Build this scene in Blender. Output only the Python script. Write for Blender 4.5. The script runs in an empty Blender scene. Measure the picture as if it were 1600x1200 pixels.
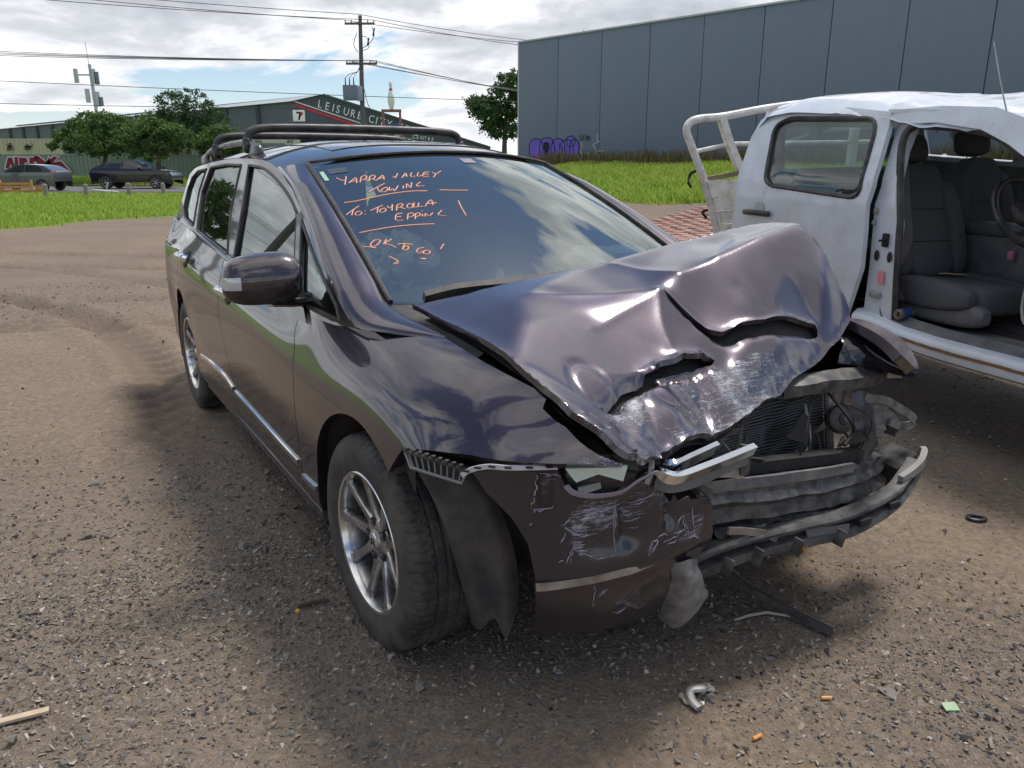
import bpy, bmesh, math, random
import numpy as np
from mathutils import Vector, Matrix
from mathutils.geometry import delaunay_2d_cdt
R=math.radians
COFF=(19.91,19.83,7.56)   # where the cloud field is sampled
rng=np.random.default_rng(7); random.seed(7)
sc=bpy.context.scene; COL=sc.collection
# ------------------------------------------------------------------ camera
CAMH=1.413
cam=bpy.data.cameras.new('camera'); cam.lens=27.05; cam.sensor_width=36; cam.clip_start=.05; cam.clip_end=3000
co=bpy.data.objects.new('camera',cam); COL.objects.link(co)
co.location=(0,0,CAMH); co.rotation_euler=(R(90-15.88),0,0); sc.camera=co
# ------------------------------------------------------------------ sky, sun, exposure
SUN_DIR=Vector((.30,.34,1.0)).normalized()
el=math.asin(SUN_DIR.z); az=math.atan2(SUN_DIR.x,SUN_DIR.y)
W=bpy.data.worlds.new('World'); sc.world=W; W.use_nodes=True
nt=W.node_tree; nt.nodes.clear()
def wn(t,**k):
    n=nt.nodes.new(t)
    for a,b in k.items(): setattr(n,a,b)
    return n
def wl(a,b): nt.links.new(a,b)
sky=wn('ShaderNodeTexSky',sky_type='NISHITA',sun_disc=False,sun_elevation=el,sun_rotation=az,air_density=1.0,dust_density=.6,ozone_density=1.6)
tc=wn('ShaderNodeTexCoord'); sep=wn('ShaderNodeSeparateXYZ'); wl(tc.outputs['Generated'],sep.inputs[0])
def wm(op,a,b=None,c=None):
    n=wn('ShaderNodeMath',operation=op)
    for i,v in enumerate((a,b,c)):
        if v is None: continue
        if isinstance(v,(int,float)): n.inputs[i].default_value=v
        else: wl(v,n.inputs[i])
    return n.outputs[0]
den=wm('ADD',wm('MAXIMUM',sep.outputs[2],0.0),.20)
px=wm('DIVIDE',sep.outputs[0],den); py=wm('DIVIDE',sep.outputs[1],den)
cmb=wn('ShaderNodeCombineXYZ'); wl(px,cmb.inputs[0]); wl(py,cmb.inputs[1]); cmb.inputs[2].default_value=3.7
def wnoise(scale,detail,rough,dist,off):
    mp=wn('ShaderNodeMapping'); wl(cmb.outputs[0],mp.inputs[0]); mp.inputs['Location'].default_value=off
    n=wn('ShaderNodeTexNoise'); n.inputs['Scale'].default_value=scale; n.inputs['Detail'].default_value=detail
    n.inputs['Roughness'].default_value=rough; n.inputs['Distortion'].default_value=dist
    wl(mp.outputs[0],n.inputs['Vector']); return n.outputs['Fac']
def wramp(f,stops):
    r=wn('ShaderNodeValToRGB'); wl(f,r.inputs[0]); e=r.color_ramp.elements
    while len(e)<len(stops): e.new(.5)
    for i,(p,c) in enumerate(stops): e[i].position=p; e[i].color=(*c,1) if len(c)==3 else c
    return r.outputs[0]
cov=wnoise(.78,11,.58,.35,COFF)
shade=wnoise(1.7,9,.58,.3,(7.1,2.3,1.0))
covm=wramp(cov,[(.452,(0,0,0)),(.492,(1,1,1))])
thick=wm('SUBTRACT',wm('MULTIPLY',shade,1.0),wm('MULTIPLY',wm('SUBTRACT',cov,.5),1.15))
cloud=wramp(thick,[(.27,(3.6,3.8,4.2)),(.40,(5.0,5.2,5.6)),(.50,(7.2,7.3,7.5)),(.61,(10.2,10.1,10.0))])
haz=wramp(sep.outputs[2],[(.0,(.8,.8,.8)),(.05,(.28,.28,.28)),(.16,(0,0,0))])
mx=wn('ShaderNodeMixRGB'); wl(covm,mx.inputs[0]); skm=wn('ShaderNodeMixRGB',blend_type='MULTIPLY'); skm.inputs[0].default_value=1; wl(sky.outputs[0],skm.inputs[1]); skm.inputs[2].default_value=(.74,.84,.92,1); wl(skm.outputs[0],mx.inputs[1]); wl(cloud,mx.inputs[2])
mh=wn('ShaderNodeMixRGB'); wl(haz,mh.inputs[0]); wl(mx.outputs[0],mh.inputs[1]); mh.inputs[2].default_value=(7.6,7.8,8.1,1)
bg=wn('ShaderNodeBackground'); wl(mh.outputs[0],bg.inputs[0]); bg.inputs[1].default_value=.11
wo=wn('ShaderNodeOutputWorld'); wl(bg.outputs[0],wo.inputs[0])
sl=bpy.data.lights.new('sun','SUN'); sl.energy=2.5; sl.angle=R(13); sl.color=(1,.94,.86)
so=bpy.data.objects.new('sun',sl); COL.objects.link(so); so.rotation_euler=SUN_DIR.to_track_quat('Z','Y').to_euler(); so.location=(5,12,25)
vs=sc.view_settings; vs.view_transform='Standard'; vs.look='None'; vs.exposure=0.40; vs.gamma=1; vs.use_curve_mapping=False
# ------------------------------------------------------------------ helpers
def new(name,V,F,mat=None,parent=None,smooth=True,ang=35,label=None,cat=None,group=None,kind=None,mats=None,mi=None):
    me=bpy.data.meshes.new(name); me.from_pydata([tuple(map(float,v)) for v in V],[],[tuple(map(int,f)) for f in F]); 
    if mats:
        for m in mats: me.materials.append(m)
        if mi is not None: me.polygons.foreach_set('material_index',np.asarray(mi,np.int32))
    elif mat: me.materials.append(mat)
    me.validate()
    if smooth:
        me.polygons.foreach_set('use_smooth',[True]*len(me.polygons))
        if ang<180: me.set_sharp_from_angle(angle=R(ang))
    me.update()
    o=bpy.data.objects.new(name,me); COL.objects.link(o)
    if parent: o.parent=parent
    return tag(o,label,cat,group,kind)
def tag(o,label=None,cat=None,group=None,kind=None):
    if label: o['label']=label
    if cat: o['category']=cat
    if group: o['group']=group
    if kind: o['kind']=kind
    return o
def empty(name,loc=(0,0,0),rz=0,label=None,cat=None,group=None,parent=None):
    o=bpy.data.objects.new(name,None); COL.objects.link(o); o.location=loc; o.rotation_euler=(0,0,rz); o.empty_display_size=.2
    if parent: o.parent=parent
    return tag(o,label,cat,group)
def copy_tree(o,parent=None):
    c=o.copy(); COL.objects.link(c); c.parent=parent
    for ch in list(o.children): copy_tree(ch,c)
    return c
def join(*parts):
    V=[];F=[]
    for v,f in parts:
        n=len(V); V+= [tuple(p) for p in v]; F+=[tuple(i+n for i in q) for q in f]
    return V,F
def xf(vf,loc=(0,0,0),rot=(0,0,0),s=(1,1,1)):
    from mathutils import Euler
    m=Matrix.Translation(loc)@Euler(rot).to_matrix().to_4x4()@Matrix.Diagonal((*s,1))
    return [tuple(m@Vector(v)) for v in vf[0]],vf[1]
def box(c,s,b=0.0):
    bm=bmesh.new(); bmesh.ops.create_cube(bm,size=1); 
    for v in bm.verts: v.co=Vector((v.co.x*s[0],v.co.y*s[1],v.co.z*s[2]))
    if b>0: bmesh.ops.bevel(bm,geom=bm.edges[:],offset=b,segments=2,affect='EDGES',profile=.5)
    V=[(v.co.x+c[0],v.co.y+c[1],v.co.z+c[2]) for v in bm.verts]; bm.verts.index_update(); F=[[v.index for v in f.verts] for f in bm.faces]; bm.free(); return V,F
def crspline(P,n,closed=False):
    P=np.asarray(P,float); m=len(P)
    if m<3: 
        t=np.linspace(0,1,n); return P[0]*(1-t[:,None])+P[-1]*t[:,None]
    out=[]
    segs=m if closed else m-1
    tt=np.linspace(0,segs,n,endpoint=not closed)
    for t in tt:
        i=min(int(t),segs-1); u=t-i
        g=(lambda k:P[k%m]) if closed else (lambda k:P[min(max(k,0),m-1)])
        a,b,c,d=g(i-1),g(i),g(i+1),g(i+2)
        out.append(.5*((2*b)+(-a+c)*u+(2*a-5*b+4*c-d)*u*u+(-a+3*b-3*c+d)*u**3))
    return np.array(out)
def frames(P,up=None):
    P=np.asarray(P,float); T=np.gradient(P,axis=0); T/=np.linalg.norm(T,axis=1)[:,None]+1e-9
    N=[]; n=np.array(up if up is not None else (0,0,1.)); 
    if abs(n@T[0])>.95: n=np.array((1.,0,0))
    for t in T:
        if up is not None: n=np.array(up,float)
        n=n-t*(n@t); n/=np.linalg.norm(n)+1e-9; N.append(n)
    N=np.array(N); return T,N,np.cross(T,N)
def tube(P,r,n=8,cap=True,sec=None,up=None):
    """sweep a circle of radius r (number or list), or a section [(a,b)..], along P"""
    P=np.asarray(P,float); T,N,B=frames(P,up); rr=np.broadcast_to(np.asarray(r,float),(len(P),))
    if sec is None: sec=[(math.cos(2*math.pi*k/n),math.sin(2*math.pi*k/n)) for k in range(n)]
    n=len(sec); V=[];F=[]
    for i in range(len(P)):
        for a,b in sec: V.append(P[i]+rr[i]*(N[i]*a+B[i]*b))
    for i in range(len(P)-1):
        for k in range(n): F.append((i*n+k,i*n+(k+1)%n,(i+1)*n+(k+1)%n,(i+1)*n+k))
    if cap: F.append(tuple(range(n-1,-1,-1))); F.append(tuple((len(P)-1)*n+k for k in range(n)))
    return V,F
def lathe(prof,n=32,axis='y',ang=(0,2*math.pi)):
    """prof [(r,h)] revolved about axis through the origin"""
    V=[];F=[];m=len(prof); full=abs(ang[1]-ang[0]-2*math.pi)<1e-6; k=n if full else n+1
    for i in range(k):
        a=ang[0]+(ang[1]-ang[0])*i/n; c,s=math.cos(a),math.sin(a)
        for r,h in prof: V.append({'y':(r*c,h,r*s),'z':(r*c,r*s,h),'x':(h,r*c,r*s)}[axis])
    for i in range(n):
        j=(i+1)%k
        for q in range(m-1): F.append((i*m+q,j*m+q,j*m+q+1,i*m+q+1))
    return V,F
def inpoly(P,poly):
    P=np.asarray(P,float); poly=np.asarray(poly,float); x,y=P[:,0],P[:,1]; c=np.zeros(len(P),bool); j=len(poly)-1
    for i in range(len(poly)):
        xi,yi=poly[i]; xj,yj=poly[j]
        if yi!=yj: c^=((yi>y)!=(yj>y))&(x<(xj-xi)*(y-yi)/(yj-yi)+xi)
        j=i
    return c
def polydist(P,poly,closed=True):
    P=np.asarray(P,float); A=np.asarray(poly,float); B=np.roll(A,-1,0)
    if not closed: A,B=A[:-1],B[:-1]
    d=np.full(len(P),1e9)
    for a,b in zip(A,B):
        ab=b-a; t=np.clip(((P-a)@ab)/(ab@ab+1e-12),0,1); d=np.minimum(d,np.linalg.norm(P-(a+t[:,None]*ab),axis=1))
    return d
def resamp(poly,step,closed=True):
    A=np.asarray(poly,float); out=[]
    n=len(A) if closed else len(A)-1
    for i in range(n):
        a,b=A[i],A[(i+1)%len(A)]; k=max(1,int(round(np.linalg.norm(b-a)/step)))
        for q in range(k): out.append(a+(b-a)*q/k)
    if not closed: out.append(A[-1])
    return np.array(out)
def inset(poly,d):
    A=np.asarray(poly,float); area=.5*np.sum(A[:,0]*np.roll(A[:,1],-1)-np.roll(A[:,0],-1)*A[:,1]); s=1 if area>0 else -1
    e=np.roll(A,-1,0)-A; e/=np.linalg.norm(e,axis=1)[:,None]+1e-12; nrm=np.stack([-e[:,1],e[:,0]],1)*s
    m=nrm+np.roll(nrm,1,0); m/=np.maximum(np.sum(m*nrm,1),.35)[:,None]; return A+m*d
def cdt(poly,step,holes=(),bstep=None,lines=()):
    """triangulate a 2D polygon (with holes and crease lines) finely"""
    bs=bstep or step; loops=[resamp(poly,bs)]+[resamp(h,bs) for h in holes]
    pts=[];edges=[]
    for L in loops:
        n=len(pts); pts+=list(L); edges+=[(n+i,n+(i+1)%len(L)) for i in range(len(L))]
    for ln in lines:
        L=resamp(ln,bs,False); n=len(pts); pts+=list(L); edges+=[(n+i,n+i+1) for i in range(len(L)-1)]
    lo=np.min(loops[0],0); hi=np.max(loops[0],0); g=[]
    ny=int((hi[1]-lo[1])/(step*.866))+2
    for j in range(ny):
        xs=np.arange(lo[0]+(step/2 if j%2 else 0),hi[0],step); g.append(np.stack([xs,np.full(len(xs),lo[1]+j*step*.866)],1))
    g=np.concatenate(g); k=inpoly(g,loops[0])
    for h in loops[1:]: k&=~inpoly(g,h)
    for L in loops: k&=polydist(g,L)>step*.45
    for ln in lines: k&=polydist(g,ln,False)>step*.45
    allp=[Vector(p) for p in pts]+[Vector(p) for p in g[k]]
    r=delaunay_2d_cdt(allp,edges,[],0,1e-6); P=np.array([tuple(v) for v in r[0]]); T=np.array([t for t in r[2] if len(t)==3])
    C=P[T].mean(1); k=inpoly(C,loops[0])
    for h in loops[1:]: k&=~inpoly(C,h)
    return P,T[k]
def bedges(T):
    from collections import Counter
    c=Counter(); 
    for t in T:
        for a,b in ((t[0],t[1]),(t[1],t[2]),(t[2],t[0])): c[(min(a,b),max(a,b))]+=1
    return [(a,b) for t in T for a,b in ((t[0],t[1]),(t[1],t[2]),(t[2],t[0])) if c[(min(a,b),max(a,b))]==1]
def vnormals(V,T):
    n=np.cross(V[T[:,1]]-V[T[:,0]],V[T[:,2]]-V[T[:,0]]); N=np.zeros_like(V)
    for k in range(3): np.add.at(N,T[:,k],n)
    return N/(np.linalg.norm(N,axis=1)[:,None]+1e-12)
def sheet(V,T,flange=.012,out=None):
    """triangle sheet plus a folded-back edge; out: a direction the outside faces"""
    V=np.asarray(V,float); T=np.asarray(T)
    N=vnormals(V,T)
    if out is not None and np.sum(N@np.asarray(out,float))<0: T=T[:,::-1]; N=-N
    if flange<=0: return list(V),[tuple(t) for t in T]
    E=bedges(T); ids=sorted({i for e in E for i in e}); m={i:k for k,i in enumerate(ids)}; n=len(V); q=len(ids)
    V2=np.concatenate([V,V[ids],V[ids]-N[ids]*flange]); F=[tuple(t) for t in T]
    for a,b in E: F.append((n+m[b],n+m[a],n+q+m[a],n+q+m[b]))
    return list(V2),F
def noise3(P,scale=1.0,seed=0,octaves=3):
    """cheap smooth value noise for arrays of points"""
    P=np.asarray(P,float)*scale; out=np.zeros(len(P)); amp=1.; tot=0
    def h(i,j,k):
        v=np.sin(i*127.1+j*311.7+k*74.7+seed*53.3)*43758.5453; return v-np.floor(v)
    for o in range(octaves):
        I=np.floor(P).astype(int); f=P-I; f=f*f*(3-2*f); a=0
        for dx in (0,1):
            for dy in (0,1):
                for dz in (0,1):
                    w=(f[:,0] if dx else 1-f[:,0])*(f[:,1] if dy else 1-f[:,1])*(f[:,2] if dz else 1-f[:,2]); a=a+w*h(I[:,0]+dx,I[:,1]+dy,I[:,2]+dz)
        out+=amp*(a-.5)*2; tot+=amp; amp*=.5; P=P*2.03+11.7
    return out/tot
def p3(x,y,z=None): return np.stack([x,y,np.zeros_like(x) if z is None else z],-1)
# ------------------------------------------------------------------ materials
class N:
    def __init__(s,name):
        s.m=bpy.data.materials.new(name); s.m.use_nodes=True; s.t=s.m.node_tree; s.b=s.t.nodes['Principled BSDF']; s.o=s.t.nodes['Material Output']
    def n(s,t,ins=None,**k):
        q=s.t.nodes.new(t)
        for a,b in k.items(): setattr(q,a,b)
        for a,b in (ins or {}).items(): s.set(q.inputs[a],b)
        return q
    def set(s,i,v):
        if hasattr(v,'is_linked') or isinstance(v,bpy.types.NodeSocket): s.t.links.new(v,i)
        elif isinstance(v,tuple) and len(v)==3 and i.type=='RGBA': i.default_value=(*v,1)
        else: i.default_value=v
    def P(s,**k):
        for a,b in k.items(): s.set(s.b.inputs[a.replace('_',' ')],b)
        return s
    def co(s,kind='Object'): return s.n('ShaderNodeTexCoord').outputs[kind]
    def noise(s,scale,detail=4,rough=.55,vec=None,dist=0,out='Fac'):
        return s.n('ShaderNodeTexNoise',{'Vector':vec if vec is not None else s.co(),'Scale':scale,'Detail':detail,'Roughness':rough,'Distortion':dist}).outputs[out]
    def vor(s,scale,vec=None,out='Distance',feature='F1'): return s.n('ShaderNodeTexVoronoi',{'Vector':vec if vec is not None else s.co(),'Scale':scale},feature=feature).outputs[out]
    def ramp(s,f,stops):
        r=s.n('ShaderNodeValToRGB',{0:f}); e=r.color_ramp.elements
        while len(e)<len(stops): e.new(.5)
        for i,(p,c) in enumerate(stops):
            if not isinstance(c,tuple): c=(c,c,c)
            e[i].position=p; e[i].color=(*c,1)
        return r.outputs[0]
    def mix(s,f,a,b,mode='MIX'): return s.n('ShaderNodeMixRGB',{0:f,1:a,2:b},blend_type=mode).outputs[0]
    def math(s,op,a,b=0.): return s.n('ShaderNodeMath',{0:a,1:b},operation=op).outputs[0]
    def map(s,vec,scale=(1,1,1),rot=(0,0,0),loc=(0,0,0)): return s.n('ShaderNodeMapping',{'Vector':vec,'Scale':scale,'Rotation':rot,'Location':loc}).outputs[0]
    def bump(s,h,strength=.3,dist=.01): 
        s.set(s.b.inputs['Normal'],s.n('ShaderNodeBump',{'Height':h,'Strength':strength,'Distance':dist}).outputs[0]); return s
    def attr(s,name,out='Fac'): return s.n('ShaderNodeAttribute',attribute_name=name).outputs[out]
def simple(name,col,rough=.5,metal=0.,spec=.5,coat=0.,var=.0,vscale=8.,bump=0.,bscale=60.,dirt=None,dscale=5.):
    q=N(name); c=col
    if var>0: c=q.mix(q.noise(vscale,5),tuple(x*(1-var) for x in col),tuple(min(1,x*(1+var)) for x in col))
    if dirt: c=q.mix(q.ramp(q.noise(dscale,7,.65),[(.42,0.),(.68,1.)]),c,dirt)
    q.P(Base_Color=c,Metallic=metal,Specular_IOR_Level=spec,Coat_Weight=coat,Coat_Roughness=.03)
    q.set(q.b.inputs['Roughness'],q.ramp(q.noise(vscale*1.7,4),[(.3,max(.02,rough*.8)),(.7,min(1,rough*1.2))]))
    if bump>0: q.bump(q.noise(bscale,4),bump,.004)
    return q.m
# ------------------------------------------------------------------ ground
def sm(t): t=np.clip(t,0,1); return t*t*(3-2*t)
def ramp_z(x,y):
    q=(x-.37)*-.705+(y-45)*-.707
    return 1.35*sm(1-q/22)*sm((x+5)/8)
def grass_edge(y): return -11+.12*(y-16.8)+.5*np.sin(y*.6)+.3*np.sin(y*1.7+1)
def grassmask(x,y):
    a=sm((grass_edge(y)-x)/.7+.3)*sm((41.5-y)/1.5)
    q=(x-.37)*-.705+(y-45)*-.707
    b=sm((14.2-q+.25*np.sin(x*2.1))/.6)*sm((x+3)/3)*sm((47-y)/2)
    b2=sm((y-27)/2)*sm((x+9)/2)*sm((41.5-y)/1.5)
    c=sm((y-55)/1.5)
    return np.clip(np.maximum.reduce([a,b,b2,c]),0,1)
def gravel_d(x,y):
    n=noise3(p3(x,y)+np.array([3.1,8.2,0]),.55,3,3)
    d=.42+1.0*n
    d=d+.9*np.exp(-((x+1.35)**2/.5+(y-2.0)**2/.35))+.75*np.exp(-((x-1.35)**2/.6+(y-1.75)**2/.25))+.45*np.exp(-((x+.3)**2/1.6+(y-2.6)**2/3))
    d=d-.55*np.exp(-((x+3)**2/4+(y-6)**2/6))-.4*np.exp(-((x-1.9)**2/.3+(y-2.6)**2/.3))-.35*np.exp(-((x-.3)**2/.5+(y-1.45)**2/.06))
    return np.clip(d,0,1)
def ruts(x,y):
    z=np.zeros_like(x)
    for cx,cy,r,w,d in ((-9.5,1.5,6.3,.16,.022),(-9.5,1.5,7.9,.16,.02),(-12,-1,11.4,.18,.02),(-12,-1,13.0,.18,.018),(2,-22,29.5,.2,.02),(2,-22,31.0,.2,.018),(-4,30,19.0,.2,.02),(-4,30,17.6,.2,.02)):
        rr=np.hypot(x-cx,y-cy)-r; th=np.arctan2(y-cy,x-cx)*r
        z+= -1.5*d*np.exp(-(rr/w)**2)*(1+.45*np.sin(th*26+np.abs(rr)*30))+.9*d*np.exp(-((np.abs(rr)-1.5*w)/(.5*w))**2)
    return z
def gz(x,y):
    x=np.asarray(x,float); y=np.asarray(y,float); s=x.shape; x=x.ravel(); y=y.ravel()
    r=np.hypot(x,y); f=np.exp(-r/45)
    z=ramp_z(x,y)+f*(.016*noise3(p3(x,y),.8,1,3)+.009*noise3(p3(x,y),3.5,2,3))+ruts(x,y)*sm((25-r)/8)*sm((r-3)/3)
    return z.reshape(s)
def gz1(x,y): return float(gz(np.array([x]),np.array([y]))[0])
def mk_ground():
    rs=[.3]
    while rs[-1]<1100: rs.append(rs[-1]*(1.0155 if rs[-1]<4 or 22<rs[-1]<60 else 1.0065 if rs[-1]<=22 else 1.06))
    rs=np.array(rs); an=np.concatenate([np.linspace(-48,48,400),np.linspace(48,312,90)[1:-1]])
    A,Rr=np.meshgrid(np.radians(an),rs); x=(Rr*np.sin(A)).ravel(); y=(Rr*np.cos(A)).ravel(); z=gz(x,y)
    n=len(an); F=[]
    for i in range(len(rs)-1):
        a=np.arange(n); b=(a+1)%n; F.append(np.stack([i*n+b,i*n+a,(i+1)*n+a,(i+1)*n+b],1))
    F=np.concatenate(F).tolist(); V=np.stack([x,y,z],1).tolist(); V.append((0,0,float(z[0]))); c=len(V)-1
    F+= [[(i+1)%n,c,i][::-1] for i in range(n)]
    o=new('ground',V,F,MAT_GROUND,ang=180,kind='structure')
    x=np.append(x,0); y=np.append(y,0)
    for nm,f in (('grass',grassmask),('gravel',gravel_d),('rut',lambda a,b:np.clip(-ruts(a,b)/.04,0,1)*sm((25-np.hypot(a,b))/8)*sm((np.hypot(a,b)-3)/3))):
        at=o.data.attributes.new(nm,'FLOAT','POINT'); at.data.foreach_set('value',np.asarray(f(x,y),np.float32))
    return o
def m_ground():
    q=N('ground_dirt'); v=q.co()
    big=q.noise(.8,6,.6,v); fine=q.noise(26,8,.7,v); grit=q.vor(95,v,'Color'); grd=q.vor(95,v); peb=q.vor(38,v,'Color'); pebd=q.vor(38,v)
    dirt=q.ramp(fine,[(.25,(.095,.072,.052)),(.5,(.19,.145,.105)),(.75,(.31,.245,.18))])
    dirt=q.mix(q.ramp(big,[(.35,0.),(.65,1.)]),dirt,q.mix(.45,dirt,(.27,.21,.15)))
    gv=q.n('ShaderNodeSeparateColor',{0:grit}).outputs[0]; gcol=q.ramp(gv,[(0,(.05,.048,.05)),(.35,(.105,.10,.098)),(.7,(.17,.16,.15)),(.93,(.26,.245,.225)),(1,(.5,.48,.45))])
    pv=q.n('ShaderNodeSeparateColor',{0:peb}).outputs[1]; pcol=q.ramp(pv,[(0,(.06,.058,.06)),(.6,(.15,.14,.13)),(1,(.30,.27,.23))])
    g=q.attr('gravel'); 
    m1=q.math('MULTIPLY',q.ramp(q.math('ADD',q.noise(5,6,.7,v),q.math('MULTIPLY',g,.55)),[(.55,0.),(.85,1.)]),.9)
    sel=q.math('LESS_THAN',gv,q.math('ADD',q.math('MULTIPLY',m1,.75),.18))
    col=q.mix(sel,dirt,q.mix(.75,gcol,dirt)); 
    psel=q.math('MULTIPLY',q.math('LESS_THAN',pv,q.math('MULTIPLY',m1,.0)),q.math('LESS_THAN',pebd,.42))
    col=q.mix(psel,col,pcol)
    col=q.mix(q.math('MULTIPLY',q.attr('rut'),.8),col,(.15,.115,.085))
    gr=q.attr('grass'); gcolr=q.ramp(q.noise(3,6,.7,v),[(.3,(.10,.16,.02)),(.7,(.20,.30,.04))])
    gm=q.ramp(q.math('ADD',gr,q.math('MULTIPLY',q.math('SUBTRACT',q.noise(2.2,6,.7,v),.5),.5)),[(.45,0.),(.6,1.)])
    q.P(Base_Color=q.mix(gm,col,gcolr),Roughness=.92,Specular_IOR_Level=.25)
    h=q.math('ADD',q.math('MULTIPLY',q.math('MULTIPLY',q.math('SUBTRACT',.5,grd),sel),.55),q.math('ADD',q.math('MULTIPLY',fine,1.1),q.math('MULTIPLY',q.math('MULTIPLY',q.math('SUBTRACT',.5,pebd),psel),1.4)))
    q.bump(h,.9,.012); return q.m
MAT_GROUND=m_ground()
ground=mk_ground()
# loose stones: one uncountable mass
def hull(pts):
    bm=bmesh.new(); [bm.verts.new(p) for p in pts]; r=bmesh.ops.convex_hull(bm,input=bm.verts); 
    bmesh.ops.delete(bm,geom=[v for v in bm.verts if not v.link_faces],context='VERTS'); bm.verts.index_update()
    V=np.array([tuple(v.co) for v in bm.verts]); F=np.array([[v.index for v in f.verts] for f in bm.faces]); bm.free(); return V,F
def rocks(name,n,pos,size,mat,flat=.6,**k):
    temps=[hull(rng.normal(size=(9,3))*np.array([1,1,.9])/1.6) for _ in range(10)]
    Vs=[];Fs=[];c=0
    for i in range(n):
        tv,tf=temps[i%10]; a=rng.uniform(0,6.28); ca,sa=math.cos(a),math.sin(a); s=size[i]*.5
        t=tv*np.array([s*rng.uniform(.7,1.35),s*rng.uniform(.6,1.1),s*rng.uniform(.35,flat+.2)])
        b=rng.normal()*.35; t=np.stack([t[:,0],t[:,1]*math.cos(b)-t[:,2]*math.sin(b),t[:,1]*math.sin(b)+t[:,2]*math.cos(b)],1)
        t=np.stack([t[:,0]*ca-t[:,1]*sa,t[:,0]*sa+t[:,1]*ca,t[:,2]],1)+pos[i]; t[:,2]+=-t[:,2].min()+pos[i][2]-s*.22
        Vs.append(t); Fs.append(tf+c); c+=len(t)
    return new(name,np.concatenate(Vs),[tuple(f) for F in Fs for f in F],mat,smooth=False,**k)
def m_stone():
    q=N('loose_stone'); r=q.n('ShaderNodeNewGeometry').outputs['Random Per Island']
    c=q.ramp(r,[(0,(.07,.07,.074)),(.25,(.125,.122,.12)),(.55,(.20,.19,.18)),(.78,(.28,.245,.205)),(.92,(.37,.30,.22)),(.98,(.48,.45,.40)),(1,(.62,.6,.57))])
    q.P(Base_Color=q.mix(.35,c,q.mix(q.noise(90,4),(.08,.07,.06),(.28,.23,.18))),Roughness=.85,Specular_IOR_Level=.3); return q.m
MAT_STONE=m_stone()
def mk_gravel():
    pos=[];siz=[]
    def scatter(n,rmin,rmax,smin,smax,pw):
        r=np.sqrt(rng.uniform(rmin**2,rmax**2,n*4)); a=np.radians(rng.uniform(-44,44,n*4)); x=r*np.sin(a); y=r*np.cos(a)
        d=gravel_d(x,y)*(1-grassmask(x,y)); k=np.where(rng.uniform(0,1,len(x))<np.clip(d,0.06,1)**1.4)[0][:n]
        s=smin*(smax/smin)**(rng.uniform(0,1,len(k))**pw); z=gz(x[k],y[k])
        for i,j in enumerate(k): pos.append((x[j],y[j],z[i])); siz.append(s[i])
    scatter(30000,1.0,2.9,.0035,.019,2.6); scatter(17000,2.6,5.2,.005,.022,2.3); scatter(7000,5,11,.009,.03,2.2); scatter(420,1.2,6,.02,.042,2.0)
    for cx,cy,sx_,sy_,n in ((-1.35,2.05,.55,.40,9000),(1.30,1.85,.65,.38,6500),(-.55,2.7,.5,.7,3500)):
        x=rng.normal(size=n)*sx_+cx; y=rng.normal(size=n)*sy_+cy; k=np.hypot(x,y)>1.0; x=x[k]; y=y[k]; s=.0045*(.021/.0045)**(rng.uniform(0,1,len(x))**1.7); z=gz(x,y)
        for i in range(len(x)): pos.append((x[i],y[i],z[i])); siz.append(s[i])
    rocks('gravel',len(pos),np.array(pos),np.array(siz),MAT_STONE,kind='stuff',label='loose grey and tan stones strewn over the dirt yard',cat='gravel')
mk_gravel()
# grass blades
def m_grass(name,c1,c2,c3):
    q=N(name); r=q.n('ShaderNodeNewGeometry').outputs['Random Per Island']
    big=q.ramp(q.noise(.35,5,.65),[(.42,0.),(.72,.75)]); fx=q.mix(big,q.ramp(r,[(0,c1),(.6,c2),(1,c3)]),q.ramp(r,[(0,tuple(.75*v for v in c1)),(.5,(.20,.23,.05)),(1,(.44,.42,.16))]))
    q.P(Base_Color=fx,Roughness=.6,Specular_IOR_Level=.3)
    tr=q.n('ShaderNodeBsdfTranslucent',{'Color':q.ramp(r,[(0,c2),(1,c3)])}); ms=q.n('ShaderNodeMixShader',{0:.45,1:q.b.outputs[0],2:tr.outputs[0]}); q.set(q.o.inputs[0],ms.outputs[0]); return q.m
MAT_GRASS=m_grass('grass_blade',(.16,.24,.03),(.30,.43,.06),(.46,.57,.12)); MAT_WEED=m_grass('dry_weed',(.11,.10,.04),(.20,.16,.08),(.30,.24,.13))
def blades(name,x,y,h,w,mat,label,cat,lean=.35):
    n=len(x); z=gz(x,y); a=rng.uniform(0,6.28,n); dx=np.cos(a)*w; dy=np.sin(a)*w; lx=rng.normal(size=n)*lean*h; ly=rng.normal(size=n)*lean*h
    V=np.empty((n,4,3)); V[:,0]=np.stack([x-dx,y-dy,z-.02],1); V[:,1]=np.stack([x+dx,y+dy,z-.02],1)
    V[:,2]=np.stack([x+dx*.6+lx*.4,y+dy*.6+ly*.4,z+h*.6],1); V[:,3]=np.stack([x+lx,y+ly,z+h],1)
    i=np.arange(n)*4; F=np.concatenate([np.stack([i,i+1,i+2],1),np.stack([i,i+2,i+3],1)])
    return new(name,V.reshape(-1,3),F.tolist(),mat,smooth=False,kind='stuff',label=label,cat=cat)
def scatter_mask(n,x0,x1,y0,y1,f):
    x=rng.uniform(x0,x1,n); y=rng.uniform(y0,y1,n); k=rng.uniform(0,1,n)<f(x,y); return x[k],y[k]
x,y=scatter_mask(170000,-40,-8,13,42,lambda x,y:grassmask(x,y)**2*np.clip(.3+.02*(40-y),0.25,1)*(x>-.78*y-2))
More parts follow.
